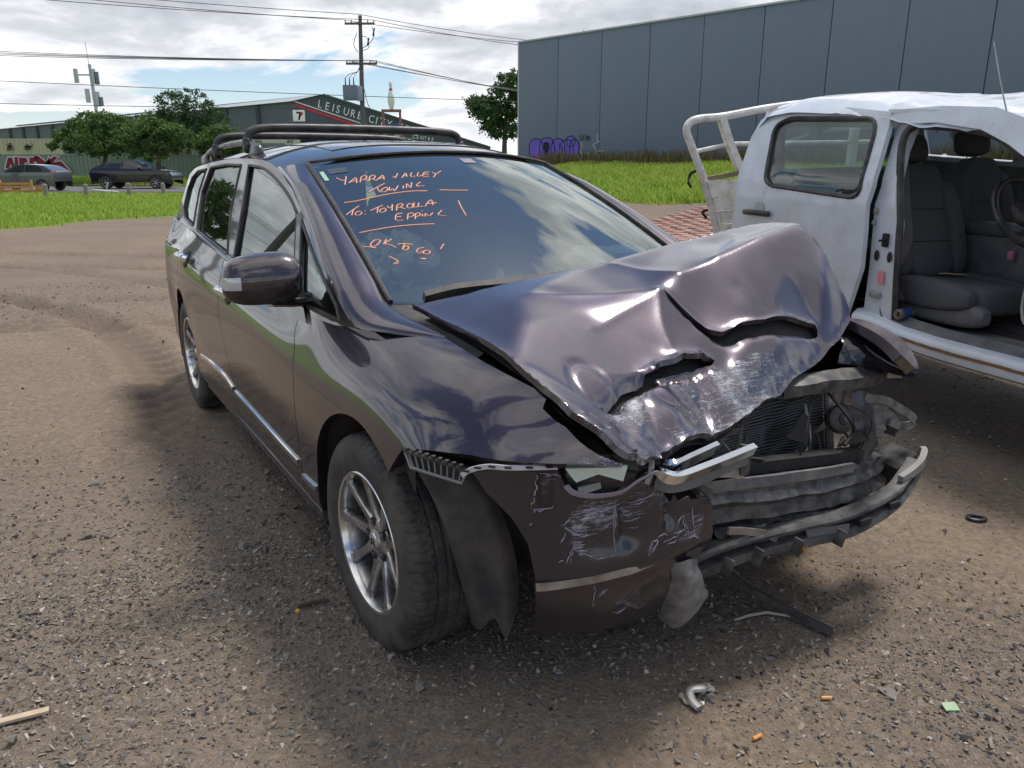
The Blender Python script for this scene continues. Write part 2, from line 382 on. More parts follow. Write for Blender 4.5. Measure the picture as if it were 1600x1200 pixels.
blades('lawn_grass',x,y,rng.uniform(.05,.17,len(x))*(1+.5*noise3(p3(x,y),.5,5)),.012+.0006*y,MAT_GRASS,'bright green grass verge between the dirt yard and the road','grass')
def bankm(x,y):
    q=(x-.37)*-.705+(y-45)*-.707; return ((q>.1)&(q<14.5))*grassmask(x,y)
x,y=scatter_mask(230000,-1,26,14,45,bankm)
blades('bank_grass',x,y,rng.uniform(.08,.3,len(x))*(1+.5*noise3(p3(x,y),.6,6)),.016+.0005*y,MAT_GRASS,'green grass bank sloping up to the dark blue factory wall','grass')
x,y=scatter_mask(120000,-2,30,12,46,lambda x,y:(((x-.37)*-.705+(y-45)*-.707>.05)&((x-.37)*-.705+(y-45)*-.707<2.4))*1.)
blades('dry_weeds',x,y,rng.uniform(.25,.85,len(x))*(1+.4*noise3(p3(x,y),1.2,8)),.015,MAT_WEED,'tall dry brown weeds along the foot of the factory wall','weeds',.18)
# asphalt road beyond the verge
MAT_ASPH=simple('asphalt',(.11,.11,.115),.9,var=.2,vscale=3,bump=.3,bscale=40)
def strip(name,pts,w,dz,mat,**k):
    P=np.asarray(pts,float); T=np.gradient(P,axis=0); T/=np.linalg.norm(T,axis=1)[:,None]; Nn=np.stack([-T[:,1],T[:,0]],1); V=[];F=[]
    for i,p in enumerate(P):
        for s in (-1,1): q=p+Nn[i]*w*s/2; V.append((q[0],q[1],gz1(*q)+dz))
    for i in range(len(P)-1): F.append((2*i,2*i+1,2*i+3,2*i+2)[::-1])
    return new(name,V,F,mat,**k)
strip('road',[(-150,47.6),(-60,47.8),(-30,48.2),(-12,48.3),(-8,48.5)],11,.03,MAT_ASPH,kind='structure')
strip('kerb',[(-150,53.3),(-60,53.5),(-30,53.9),(-12,54),(-8,54.2)],.35,.13,simple('concrete_kerb',(.33,.32,.30),.9,var=.2),kind='structure')
# red block paving on the rise behind the car
def mk_pavers():
    q=N('red_paver'); r=q.n('ShaderNodeNewGeometry').outputs['Random Per Island']
    q.P(Base_Color=q.mix(.3,q.ramp(r,[(0,(.22,.10,.075)),(.5,(.30,.15,.115)),(1,(.40,.23,.18))]),q.ramp(q.noise(14,5),[(.3,(.2,.12,.09)),(.7,(.42,.3,.25))])),Roughness=.75)
    V=[];F=[]; u=np.array([.62,.785]); u/=np.linalg.norm(u); w=np.array([u[1],-u[0]]); o=np.array([1.5,12.5])
    L,B=.40,.20
    for i in range(32):
        for j in range(64):
            c=o+u*(i*L+(L/2 if j%2 else 0))+w*(j*B-2.0)
            qd=(c[0]-.37)*-.705+(c[1]-45)*-.707
            if not(14.1<qd<21.5) or c[0]<1.9: continue
            zz=gz1(*c)+.022+rng.uniform(-.006,.006); n=len(V)
            for a,b in ((-1,-1),(1,-1),(1,1),(-1,1)): V.append((*(c+u*a*(L/2-.009)+w*b*(B/2-.009)),zz+rng.uniform(-.003,.003)))
            for a,b in ((-1,-1),(1,-1),(1,1),(-1,1)): V.append((*(c+u*a*(L/2)+w*b*(B/2)),zz-.03))
            F.append((n,n+1,n+2,n+3)[::-1]); F+= [(n+4+k,n+4+(k+1)%4,n+(k+1)%4,n+k)[::-1] for k in range(4)]
    o_=new('paver_blocks',V,F,q.m,smooth=False,kind='stuff',label='weathered red block paving on the rise beside the grass bank',cat='paving')
mk_pavers()
# ------------------------------------------------------------------ side surface of the crashed car
def nspline(xk,yk):
    xk=np.asarray(xk,float);yk=np.asarray(yk,float);n=len(xk);h=np.diff(xk)
    A=np.zeros((n,n));b=np.zeros(yk.shape);A[0,0]=A[-1,-1]=1
    for i in range(1,n-1):
        A[i,i-1]=h[i-1];A[i,i]=2*(h[i-1]+h[i]);A[i,i+1]=h[i]
        b[i]=6*((yk[i+1]-yk[i])/h[i]-(yk[i]-yk[i-1])/h[i-1])
    M=np.linalg.solve(A,b)
    def f(x):
        x=np.clip(np.asarray(x,float),xk[0],xk[-1]);i=np.clip(np.searchsorted(xk,x)-1,0,n-2)
        t=(x-xk[i]);u=(xk[i+1]-x);hh=h[i]
        if yk.ndim>1: t,u,hh=t[...,None],u[...,None],hh[...,None]
        return (M[i]*u**3+M[i+1]*t**3)/(6*hh)+(yk[i]/hh-M[i]*hh/6)*u+(yk[i+1]/hh-M[i+1]*hh/6)*t
    return f
# body side table: station x -> list of (half width, height), bottom to top
SIDE={
-3.72:[(.55,.28),(.60,.33),(.64,.42),(.66,.55),(.67,.70),(.67,.84),(.665,.93),(.655,.99),(.635,1.03),(.60,1.09)],
-3.60:[(.70,.25),(.76,.30),(.785,.41),(.80,.55),(.805,.70),(.80,.84),(.792,.93),(.78,.985),(.762,1.025),(.735,1.085)],
-3.30:[(.76,.23),(.83,.28),(.855,.41),(.868,.55),(.875,.70),(.872,.83),(.862,.91),(.845,.965),(.810,1.01),(.765,1.075)],
-2.83:[(.79,.21),(.86,.27),(.882,.40),(.892,.55),(.898,.70),(.894,.81),(.883,.885),(.865,.94),(.832,.985),(.789,1.05)],
-1.70:[(.80,.20),(.868,.26),(.886,.40),(.896,.55),(.902,.69),(.899,.77),(.888,.83),(.872,.88),(.846,.925),(.817,.978)],
-.60:[(.80,.20),(.868,.26),(.886,.39),(.895,.53),(.899,.65),(.894,.74),(.882,.79),(.867,.835),(.850,.878),(.833,.925)],
-.30:[(.80,.20),(.866,.26),(.884,.39),(.893,.52),(.896,.64),(.890,.73),(.874,.79),(.856,.84),(.835,.888),(.808,.935)],
0.:[(.79,.20),(.86,.26),(.88,.39),(.889,.52),(.891,.64),(.881,.735),(.857,.81),(.818,.87),(.760,.925),(.690,.965)],
.30:[(.78,.20),(.85,.26),(.868,.39),(.877,.52),(.878,.63),(.864,.72),(.834,.795),(.790,.850),(.730,.900),(.660,.938)],
.50:[(.76,.20),(.82,.26),(.838,.39),(.846,.51),(.846,.61),(.830,.695),(.798,.765),(.752,.820),(.695,.868),(.628,.906)],
.70:[(.66,.20),(.72,.26),(.738,.39),(.748,.50),(.750,.59),(.736,.665),(.706,.73),(.662,.782),(.610,.825),(.552,.860)],
.84:[(.50,.20),(.56,.26),(.578,.38),(.588,.48),(.590,.56),(.578,.63),(.555,.69),(.525,.735),(.49,.775),(.45,.805)],
}
_sx=np.array(sorted(SIDE));_tab=np.array([SIDE[k] for k in _sx])
XS=np.linspace(_sx[0],_sx[-1],600)
def _mk():
    vk=np.array([0,.085,.21,.35,.48,.58,.66,.725,.785,.86])
    fx=nspline(_sx,_tab.reshape(len(_sx),-1));G=fx(XS).reshape(len(XS),10,2)
    VS=np.linspace(0,.86,260);out=np.zeros((len(XS),len(VS),2))
    for i in range(len(XS)): out[i]=nspline(vk,G[i])(VS)
    return VS,out
VS,SG=_mk()
def side_xv(x,v):
    x=np.asarray(x,float);v=np.asarray(v,float)
    a=np.clip((x-XS[0])/(XS[1]-XS[0]),0,len(XS)-1.001);b=np.clip((v-VS[0])/(VS[1]-VS[0]),0,len(VS)-1.001)
    i=a.astype(int);j=b.astype(int);s=(a-i)[...,None];t=(b-j)[...,None]
    q=SG[i,j]*(1-s)*(1-t)+SG[i+1,j]*s*(1-t)+SG[i,j+1]*(1-s)*t+SG[i+1,j+1]*s*t
    return np.stack([x,-q[...,0],q[...,1]],-1)
def side_v(x,z):
    i=int(np.clip(round((x-XS[0])/(XS[1]-XS[0])),0,len(XS)-1))
    return float(np.interp(z,SG[i,:,1],VS))
def side_y(x,z): return -float(side_xv(x,side_v(x,z))[1])
# greenhouse half width
def green(x,z):
    x=np.asarray(x,float);z=np.asarray(z,float)
    w=.828-.345*(z-.95)-.09*np.clip(z-.95,0,1)**2
    w=w-.028*np.clip(-2.4-x,0,2)**2-.06*np.clip(x+.75,0,2)**2
    return w
# ------------------------------------------------------------------ car materials
def m_paint(name='purple_paint',cr=.04,k1=1.):
    q=N(name); v=q.co()
    fl=q.n('ShaderNodeSeparateColor',{0:q.vor(900,v,'Color')}).outputs[0]
    base=q.mix(q.ramp(fl,[(.55,0.),(1,.5)]),tuple(k1*v for v in (.018,.011,.023)),tuple(k1*v for v in (.056,.038,.064)))
    dust=q.ramp(q.noise(7,8,.7,v),[(.45,0.),(.8,.10)])
    base=q.mix(dust,base,(.22,.19,.16))
    sx=q.n('ShaderNodeSeparateXYZ',{0:v}); zz=sx.outputs[2]
    low=q.math('MULTIPLY',q.ramp(zz,[(.2,1.),(.55,0.)]),q.ramp(q.noise(30,6,.7,v),[(.35,.0),(.75,.4)]))
    base=q.mix(low,base,(.16,.13,.10))
    # scraped areas carry a painted mask; the scratches themselves are stretched noise
    sc_=q.attr('scrape'); sv=q.map(v,(9,1.3,22),(.25,.15,.4)); s1=q.noise(9,9,.75,sv,.6); s2=q.noise(22,8,.75,q.map(v,(1.2,6,14),(.9,.3,-.5)),.8); s3=q.noise(7,7,.7,v,.7)
    sA=q.ramp(s1,[(.36,0.),(.66,1.)]); sB=q.ramp(s2,[(.38,0.),(.66,1.)]); sC=q.ramp(s3,[(.30,0.),(.70,1.)])
    k=q.math('ADD',q.math('MULTIPLY',q.math('MAXIMUM',sA,sB),.55),q.math('MULTIPLY',sC,.45))
    f=q.ramp(q.math('ADD',k,q.math('MULTIPLY',q.math('SUBTRACT',sc_,1.0),1.0)),[(.52,0.),(.66,.7),(.85,1.)])
    scol=q.ramp(q.noise(16,6,.7,v),[(.3,(.07,.065,.08)),(.5,(.30,.31,.35)),(.62,(.42,.50,.56)),(.75,(.62,.64,.67))])
    q.P(Base_Color=q.mix(f,base,scol),Metallic=q.mix(f,(.68,)*3,(.25,)*3),Roughness=q.mix(f,q.mix(q.math('MULTIPLY',low,1.),(.42,)*3,(.6,)*3),(.55,)*3),Coat_Weight=q.mix(f,q.mix(low,(1.,)*3,(.35,)*3),(0.,)*3),Coat_Roughness=cr,Coat_IOR=1.66)
    q.bump(q.math('ADD',q.math('MULTIPLY',f,-1.),q.math('MULTIPLY',q.noise(3,3,.5,v),.0)),.25,.002)
    return q.m
def m_glass(name,tint,ior,dirt=.05,rough=.0):
    q=N(name); fr=q.n('ShaderNodeFresnel',{'IOR':ior}); tr=q.n('ShaderNodeBsdfTransparent',{'Color':tint}); gl=q.n('ShaderNodeBsdfGlossy',{'Color':(.93,1.0,.98),'Roughness':rough})
    ms=q.n('ShaderNodeMixShader',{0:fr.outputs[0],1:tr.outputs[0],2:gl.outputs[0]})
    df=q.n('ShaderNodeBsdfDiffuse',{'Color':(.42,.40,.36)}); m2=q.n('ShaderNodeMixShader',{0:q.math('MULTIPLY',q.ramp(q.noise(6,8,.7),[(.35,.3),(.75,1.)]),dirt),1:ms.outputs[0],2:df.outputs[0]}); q.set(q.o.inputs[0],m2.outputs[0]); return q.m
M_PAINT=m_paint(); M_HOOD=m_paint('dusty_purple_paint',.15,1.35); M_GLASS=m_glass('side_glass',(.20,.26,.24),2.3,.035); M_WIND=m_glass('windscreen_glass',(.86,.96,.93),3.0,.03)
M_BLACK=simple('black_plastic',(.018,.018,.02),.45,var=.3,dirt=(.075,.068,.06),dscale=9,bump=.1,bscale=200)
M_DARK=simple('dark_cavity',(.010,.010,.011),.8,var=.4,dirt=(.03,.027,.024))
M_LINER=simple('dusty_liner',(.036,.037,.040),.75,var=.3,dirt=(.10,.088,.072),dscale=6,bump=.2,bscale=70)
M_GLOSSB=simple('gloss_black_trim',(.016,.015,.018),.18,coat=.6)
M_CHROME=simple('chrome',(.75,.76,.78),.10,1.,var=.06)
M_RUB=simple('tyre_rubber',(.028,.028,.029),.75,var=.3,dirt=(.095,.082,.066),dscale=7,bump=.15,bscale=160)
M_RIM=simple('silver_alloy',(.46,.46,.47),.28,.85,var=.2,vscale=20,dirt=(.16,.13,.10),dscale=12)
M_STEEL=simple('scuffed_steel',(.05,.052,.057),.5,.3,var=.6,vscale=14,dirt=(.17,.155,.14),dscale=16,bump=.3,bscale=40)
M_RAW=simple('bare_metal',(.40,.40,.40),.42,.7,var=.35,vscale=18,dirt=(.20,.13,.08),dscale=9)
M_WPL=simple('white_plastic',(.62,.62,.60),.5,var=.15,dirt=(.35,.33,.3))
M_CABIN=simple('cabin_trim',(.30,.34,.33),.8,var=.1)
M_SEATG=simple('grey_upholstery',(.16,.165,.165),.9,var=.15,vscale=30)
M_BAG=simple('airbag_fabric',(.80,.82,.78),.85,var=.12,vscale=10,bump=.25,bscale=25)
# ------------------------------------------------------------------ crashed car
CAR=empty('crashed_car',(.3001,2.5486,0),math.atan2(-.85076,.52555),'dark purple people mover with crushed bonnet, torn bumper and roof bars','car')
def arc(cx,cz,r,a0,a1,n=18): return [(cx+r*math.cos(R(a)),cz+r*math.sin(R(a))) for a in np.linspace(a0,a1,n)]
def side_panel(name,poly,step=.035,mat=M_PAINT,flange=.025,gap=.0025,left=True,parent=None,fn=None,scr=None):
    A=inset(resamp(poly,.03),gap); Q=np.array([(x,side_v(x,z)) for x,z in A]); P,T=cdt(Q,step,bstep=.02); V=side_xv(P[:,0],P[:,1])
    if fn is not None: V=fn(V)
    o=new(name,*sheet(V,T,flange,(0,-1,0)),mat,parent or CAR,ang=50)
    if left:
        Vl=side_xv(P[:,0],P[:,1])*np.array([1,-1,1]); new(name,*sheet(Vl,T,flange,(0,1,0)),mat,parent or CAR,ang=50)
    return o
TOPV=1.2   # heights above the table clamp to its top edge
fgap=[(-.575,.265),(-.57,.40),(-.555,.55),(-.545,.70),(-.57,.80),(-.62,.86),(-.66,TOPV)]
rgap=[(-1.575,.265),(-1.59,.40),(-1.645,.60),(-1.755,.876),(-1.85,.97),(-1.86,TOPV)]
RA=arc(-2.83,.32,.395,8,178,22)
d_rear=[(-2.435,.265)]+[p for p in RA if p[0]>-2.68]+[(-2.80,.78),(-2.86,.92),(-2.90,TOPV)]
FA=arc(0,.325,.392,188,52,22)
def fix(pts): return [(x,min(z,1.13)) for x,z in pts]
side_panel('front_door',fix(fgap+rgap[::-1]))
side_panel('rear_door',fix(rgap+d_rear[::-1]))
qp=[(-2.90,1.13),(-2.86,.92),(-2.80,.78)]+[p for p in RA if p[0]<=-2.68]+[(-3.225,.265),(-3.66,.30),(-3.715,.6),(-3.715,1.13)]
side_panel('quarter_panel',qp)
def fend_dent(V):
    V=V.copy(); x,y,z=V.T; 
    d=np.exp(-(((x-.60)/.10)**2+((z-.845)/.05)**2)); d2=np.exp(-(((x-.70)/.05)**2+((z-.80)/.03)**2)); d3=np.exp(-(((x-.50)/.16)**2+((z-.78)/.035)**2))
    n=noise3(V,9,4,3); w=sm((x-.56)/.15)
    V[:,2]-=.020*d; V[:,1]+=.02*d-.012*d2+.012*d3; V[:,0]-=.01*d2
    V[:,2]+=w*.006*n; V[:,1]+=w*.006*noise3(V,7,9,3)
    return V
fpoly=[(-.575,.265)]+fgap[1:5]+[(-.62,.86),(-.655,1.13),(-.30,1.13),(0,1.13),(.3,1.13),(.48,1.13),(.58,.876),(.65,.852),(.71,.822),(.755,.795),(.792,.783),(.788,.773),(.705,.772),(.651,.768),(.587,.760),(.525,.756),(.432,.744),(.36,.730),(.30,.715)]+[p for p in FA[::-1]]+[(-.392,.265)]
FEN=side_panel('front_fender',fpoly,.022,fn=fend_dent,left=False,flange=.03)
def set_scrape(o,f):
    n=len(o.data.vertices); a=np.empty(n*3); o.data.vertices.foreach_get('co',a); a=a.reshape(-1,3); at=o.data.attributes.new('scrape','FLOAT','POINT'); at.data.foreach_set('value',np.clip(f(a),0,1).astype(np.float32))
set_scrape(FEN,lambda a:sm((a[:,0]-.66)/.08)*(.95)+.35*sm((a[:,0]-.55)/.1)*sm((.80-a[:,2])/.04))
# crumpled left fender: tip pushed out sideways
def lf(V):
    V=V*np.array([1,-1,1]); x=V[:,0]; w=sm((x-.1)/.5); V[:,1]+=.085*w; V[:,0]-=.03*w; V[:,2]+=.0*w; V[:,1]+=.012*w*noise3(V,6,3); return V
A=inset(resamp([(-.575,.265)]+fgap[1:5]+[(-.62,.86),(-.655,1.13),(-.30,1.13),(0,1.13),(.3,1.13),(.55,1.13),(.69,1.13),(.775,1.13),(.70,.785),(.60,.73),(.48,.70),(.36,.68),(.30,.66)]+FA[::-1]+[(-.392,.265)],.03),.0025)
P,T=cdt(np.array([(x,side_v(x,z)) for x,z in A]),.03,bstep=.02); new('front_fender',*sheet(lf(side_xv(P[:,0],P[:,1])),T,.03,(0,1,0)),M_PAINT,CAR)
# sills, inner shell, floor
for s in (1,-1):
    xs=np.linspace(-2.42,-.40,40); V=[];F=[]
    for x in xs:
        for y,z in ((.845,.262),(.865,.25),(.862,.215),(.83,.185),(.74,.18)): V.append((x,-s*y,z))
    for i in range(39):
        for k in range(4): F.append((i*5+k,(i+1)*5+k,(i+1)*5+k+1,i*5+k+1))
    new('side_sill',V,F,M_PAINT,CAR)
    A=np.array([(x,side_v(x,z)) for x,z in resamp([(-.35,.27),(-2.46,.27)]+arc(-2.83,.32,.42,0,180,14)+[(-3.26,.3),(-3.66,.33),(-3.68,1.13),(.3,1.13),(.3,.78)]+arc(0,.325,.42,40,180,14)+[(-.42,.27)],.05)])
    P,T=cdt(A,.08); V=side_xv(P[:,0],P[:,1]); V[:,1]=(V[:,1]+.035)*s; new('inner_shell',V,T,M_DARK,CAR)
    for cx in (0,-2.83):
        V,F=lathe([(.41,-.885),(.41,-.50),(.0,-.49)],28,'y',(R(50 if cx==0 else -14),R(194))); new('wheel_housing',[(x+cx,y*s*(.985 if cx==0 else .98),z+.325) for x,y,z in V],F,M_LINER if cx==0 else M_DARK,CAR)
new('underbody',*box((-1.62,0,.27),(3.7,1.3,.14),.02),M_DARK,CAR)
# bright strip low on the doors
def on_side(x,z,off): 
    p=side_xv(x,side_v(x,z)); e=.01; a=side_xv(x,side_v(x,z)+e)-p; b=side_xv(x+e,side_v(x+e,z))-p; n=np.cross(a,b); n/=np.linalg.norm(n); n*=-np.sign(n[1]) if n[1]>0 else 1
    return p+n*off
def strip_on(name,pts,w,t,mat,n=60,flip=1):
    q=crspline(pts,n); P=[on_side(x,z,.001) for x,z in q]
    T,Nn,B=frames(P,(0,0,1)); V=[];F=[]
    for i,p in enumerate(P):
        for a,b in ((-w/2,0),(-w*.4,t),(w*.4,t),(w/2,0)): V.append((p[0]+Nn[i][0]*a,p[1]-b,p[2]+Nn[i][2]*a))
    for i in range(n-1):
        for k in range(3): F.append((i*4+k,(i+1)*4+k,(i+1)*4+k+1,i*4+k+1))
    F+=[(0,1,2,3),tuple((n-1)*4+k for k in (3,2,1,0))]
    return new(name,V,F,mat,CAR)
strip_on('chrome_strip',[(-2.30,.425),(-2.1,.437),(-1.9,.437),(-1.748,.428),(-1.62,.405)],.022,.007,M_CHROME)
strip_on('chrome_strip',[(-1.575,.40),(-1.4,.394),(-1.0,.387),(-.60,.382)],.022,.007,M_CHROME)
strip_on('chrome_strip',[(-.555,.345),(-.48,.348),(-.40,.352)],.020,.006,M_CHROME,20)
# greenhouse: door frames with openings
DR=[(-3.62,1.36),(-3.44,1.397),(-2.911,1.428),(-2.45,1.445),(-2.094,1.447),(-1.689,1.436),(-1.375,1.395),(-1.16,1.339),(-.902,1.254),(-.573,1.119),(-.29,1.002),(-.15,.945)]
DRC=crspline(DR,90)
def belt(x): return np.interp(x,[-3.72,-3.6,-3.3,-2.83,-1.7,-.6,-.3,0],[1.09,1.085,1.075,1.05,.978,.925,.935,.965])-.004
frame=[tuple(p) for p in DRC]+[(x,float(belt(x))) for x in np.linspace(-.2,-3.62,40)]
FG=[(-1.925,1.412),(-1.64,1.398),(-1.33,1.345),(-1.10,1.288),(-.955,1.238),(-.705,.958),(-1.69,.998),(-1.785,1.206)]
FGs=[tuple(p) for p in crspline(FG[:5],24)]+FG[5:]
RG=[(-2.82,1.40),(-2.45,1.415),(-2.085,1.413),(-2.0,1.196),(-1.835,1.006),(-2.69,1.062),(-2.86,1.263)]
QG=[(-2.955,1.39),(-3.25,1.378),(-3.42,1.34),(-3.46,1.27),(-3.40,1.15),(-3.25,1.10),(-2.83,1.073),(-2.96,1.263)]
TG=[(-.865,1.212),(-.64,.952),(-.27,.948),(-.32,.985),(-.56,1.083)]
def gpt(P,s=1,off=0.): P=np.asarray(P,float); return np.stack([P[:,0],-s*(green(P[:,0],P[:,1])+off),P[:,1]],1)
for s in (1,-1):
    P,T=cdt(frame,.04,[FGs,RG,QG,TG],.02); new('window_frame',*sheet(gpt(P,s),T,.02,(0,-s,0)),M_GLOSSB if 0 else M_PAINT,CAR)
    for nm,g in (('front_window',FGs),('rear_window',RG),('quarter_window',QG),('vent_window',TG)):
        P,T=cdt(inset(resamp(g,.03),-.012),.05); new(nm,*sheet(gpt(P,s,-.012),T,0,(0,-s,0)),M_GLASS if nm!='vent_window' else M_WIND,CAR)
    # pillar blackouts and glass seals
    new('division_bar',*sheet(gpt(*[cdt([(-.955,1.24),(-.87,1.222),(-.64,.945),(-.72,.945)],.03)[0]],s,.004),cdt([(-.955,1.24),(-.87,1.222),(-.64,.945),(-.72,.945)],.03)[1],.012,(0,-s,0)),M_GLOSSB,CAR)
    for g in (FGs,RG,QG,TG):
        pp=gpt(resamp(g,.025),s,-.001); new('window_seal',*tube(np.concatenate([pp,pp[:1]]),.007,6,False),M_BLACK,CAR)
    q=crspline([(-.68,.938),(-1.2,.962),(-1.85,.992),(-2.6,1.043),(-3.3,1.08)],60); new('belt_moulding',*tube(gpt(q,s,.004),.011,8),M_GLOSSB,CAR)
# A-pillars and roof
HC=np.array([-1.10,0,1.466])
WT=lambda s:np.array([-1.215,-.592*s,1.418]); WB=lambda s:np.array([-.215,-.672*s,.998])
def Ecurve(t,s):
    a,b=WT(s),WB(s); p=a*(1-t)[:,None]+b*t[:,None]; p[:,2]+=.022*4*t*(1-t); p[:,1]-=s*.006*4*t*(1-t); return p
def wind(s,t):
    """windscreen surface, s -1 (right) .. 1 (left), t 0 top .. 1 bottom"""
    s=np.asarray(s,float); t=np.asarray(t,float); e=Ecurve(t,1); x=e[:,0]+(1-s*s)*(.115*(1-t)+.20*t); y=e[:,1]*-s; z=e[:,2]+(1-s*s)*(.048*(1-t)-.01*t+.03*4*t*(1-t)*.6)
    return np.stack([x,y,z],1)
for s in (1,-1):
    n=74; tt=np.linspace(0,1,9); Ek=[tuple(p) for p in Ecurve(tt,s)]+[(-.09,-.667*s,.978),(.02,-.662*s,.970),(.15,-.655*s,.957)]; E=crspline(Ek,n)
    dk=[(-1.40,1.402),(-1.27,1.370),(-1.13,1.330),(-1.00,1.290),(-.86,1.240),(-.71,1.180),(-.56,1.113),(-.42,1.055),(-.29,1.000)]; Dk=[tuple(p) for p in gpt(dk,s,.006)]+[(-.16,-.803*s,.948),(-.03,-.755*s,.946),(.15,-.668*s,.952)]; D=crspline(Dk,n)
    m=12; V=[];F=[]
    for i in range(n):
        c=np.cross(E[min(i+1,n-1)]-E[max(i-1,0)],D[i]-E[i])*s; c/=np.linalg.norm(c)+1e-9
        if c[2]<0: c=-c
        amp=np.interp(i/(n-1),[0,.2,.7,.85,1],[.012,.030,.030,.020,.004])
        for k in range(m):
            u=k/(m-1); V.append(E[i]*(1-u)+D[i]*u+c*amp*(1-(2*u-1)**2)**.75)
    for i in range(n-1):
        for k in range(m-1): F.append((i*m+k,(i+1)*m+k,(i+1)*m+k+1,i*m+k+1))
    new('a_pillar',V,F,M_PAINT,CAR,ang=60)
    pp=Ecurve(np.linspace(0,1,40),s); new('windscreen_moulding',*tube(pp+np.array([.0,.006*s,.004]),.009,8),M_BLACK,CAR)
ZC=nspline([-3.66,-3.3,-2.8,-2.2,-1.7,-1.3,-1.10],[1.40,1.468,1.515,1.532,1.525,1.494,1.466])
def roof_mesh():
    nx,ny=70,61; V=[];F=[]
    dx=np.array([p[0] for p in DRC]); dz=np.array([p[1] for p in DRC])
    for i in range(nx):
        u=i/(nx-1)
        for k in range(ny):
            t=-1+2*k/(ny-1); at=abs(t)
            xf_=-1.215+(1-t*t)*.115; x=-3.64+(xf_+3.64)*u; 
            if at>.9: x=-3.64+((-1.215-(at-.9)*10*.19)+3.64)*u
            zd=float(np.interp(x,dx,dz)); yd=float(green(x,zd))+.003; zc=float(ZC(x)); 
            y=t*yd; z=zd+(zc-zd)*(1-at**3.2)*(1-.10*at*at)**.5
            if at>.97: pass
            V.append((x,y,z))
    for i in range(nx-1):
        for k in range(ny-1): F.append((i*ny+k,(i+1)*ny+k,(i+1)*ny+k+1,i*ny+k+1)[::-1])
    return V,F
new('roof',*roof_mesh(),M_PAINT,CAR,ang=180)
def roof_z(x,y):
    dx=np.array([p[0] for p in DRC]); dz=np.array([p[1] for p in DRC]); zd=float(np.interp(x,dx,dz)); yd=float(green(x,zd)); at=min(abs(y)/yd,1); return zd+(float(ZC(x))-zd)*(1-at**3.2)*(1-.10*at*at)**.5
def roof_patch(name,x0,x1,y0,y1,off,mat):
    P,T=cdt([(x0,y0),(x1,y0),(x1,y1),(x0,y1)],.06); return new(name,*sheet([(a,b,roof_z(a,b)+off) for a,b in P],T,.006,(0,0,1)),mat,CAR)
roof_patch('sunroof',-1.98,-1.36,-.43,.43,.004,M_GLOSSB)
# tail: closing panel, rear glass, lamps
V=[];F=[]
rows=[(-3.64,1.40,.60),(-3.72,1.09,.64),(-3.76,.95,.665),(-3.78,.7,.68),(-3.80,.5,.68),(-3.76,.28,.58)]
for x,z,w in rows:
    for k in range(15):
        t=-1+2*k/14; V.append((x-.07*(1-t*t),w*t,z))
for i in range(len(rows)-1):
    for k in range(14): F.append((i*15+k,i*15+k+1,(i+1)*15+k+1,(i+1)*15+k))
new('tailgate',V,F,M_PAINT,CAR)
for s in (1,-1): new('tail_lamp',*xf(box((0,0,0),(.10,.12,.34),.03),(-3.66,-s*.655,.95),(0,0,s*.5)),simple('red_lamp',(.35,.02,.02),.15,coat=.5),CAR)
# windscreen
S,Tt=np.meshgrid(np.linspace(-.995,.995,41),np.linspace(.006,.995,31)); Wv=wind(S.ravel(),Tt.ravel())
WF=[(i*41+k,i*41+k+1,(i+1)*41+k+1,(i+1)*41+k)[::-1] for i in range(30) for k in range(40)]
new('windscreen',Wv-np.array([0,0,.004]),WF,M_WIND,CAR,ang=180)
b0=wind(np.linspace(-1,1,41),np.full(41,.0)); new('windscreen_moulding',*tube(b0+np.array([0,0,.004]),.007,6),M_BLACK,CAR)
new('cowl_panel',*join(([tuple(p) for p in np.concatenate([wind(np.linspace(-1,1,21),np.full(21,.985))+np.array([-.01,0,-.005]),wind(np.linspace(-1,1,21),np.full(21,1.))*np.array([1,1.0,1])+np.array([.09,0,-.03]),wind(np.linspace(-1,1,21),np.full(21,1.))+np.array([.16,0,-.10])])],[(i*21+k,i*21+k+1,(i+1)*21+k+1,(i+1)*21+k) for i in range(2) for k in range(20)])),M_BLACK,CAR)

for s in (1,-1):
    tr=[(-.30,.945),(-.30,.985),(-.16,.955),(-.02,.925),(-.12,.920)]
    P,T=cdt(tr,.03); V=np.array([[a,-s*(float(green(a,b))-.02+.012-max(0,a+.25)*.16),b] for a,b in P]); new('corner_trim',*sheet(V,T,.01,(0,-s,0)),M_GLOSSB,CAR)
# ------------------------------------------------------------------ wheels
def tyre_mesh():
    prof=[(.215,-.088),(.222,-.098),(.245,-.106),(.275,-.1085),(.300,-.104),(.314,-.098),(.322,-.092),(.3285,-.082),(.3315,-.070)]
    for y in np.linspace(-.060,.060,25): prof.append((.3335-.9*y*y,y))
    prof+=[(r,-y) for r,y in prof[8::-1]]
    n=400; m=len(prof); pr=np.array(prof); V=[];F=[]
    th=np.arange(n)*2*math.pi/n
    for i in range(n):
        for k in range(m):
            r,y=pr[k]; a=th[i]; d=0.
            if .308<r:
                if min(abs(y+.030),abs(y-.004),abs(y-.040))<.0042: d=.0065
                else:
                    ph=(a*72/(2*math.pi)+ (y*22 if abs(y)<.045 else y*6))%1.
                    if y<-.034 or y>.044: 
                        if ph<.14: d=.0045
                    elif ph<.12 : d=.0035
            elif .27<r<.30 and y<0 and abs(math.sin(a*3))>.96 and math.sin(a*160)>.0: d=-.0012
            V.append(((r-d)*math.cos(a),y,(r-d)*math.sin(a)))
    for i in range(n):
        j=(i+1)%n
        for k in range(m-1): F.append((i*m+k,i*m+k+1,j*m+k+1,j*m+k))
    return V,F
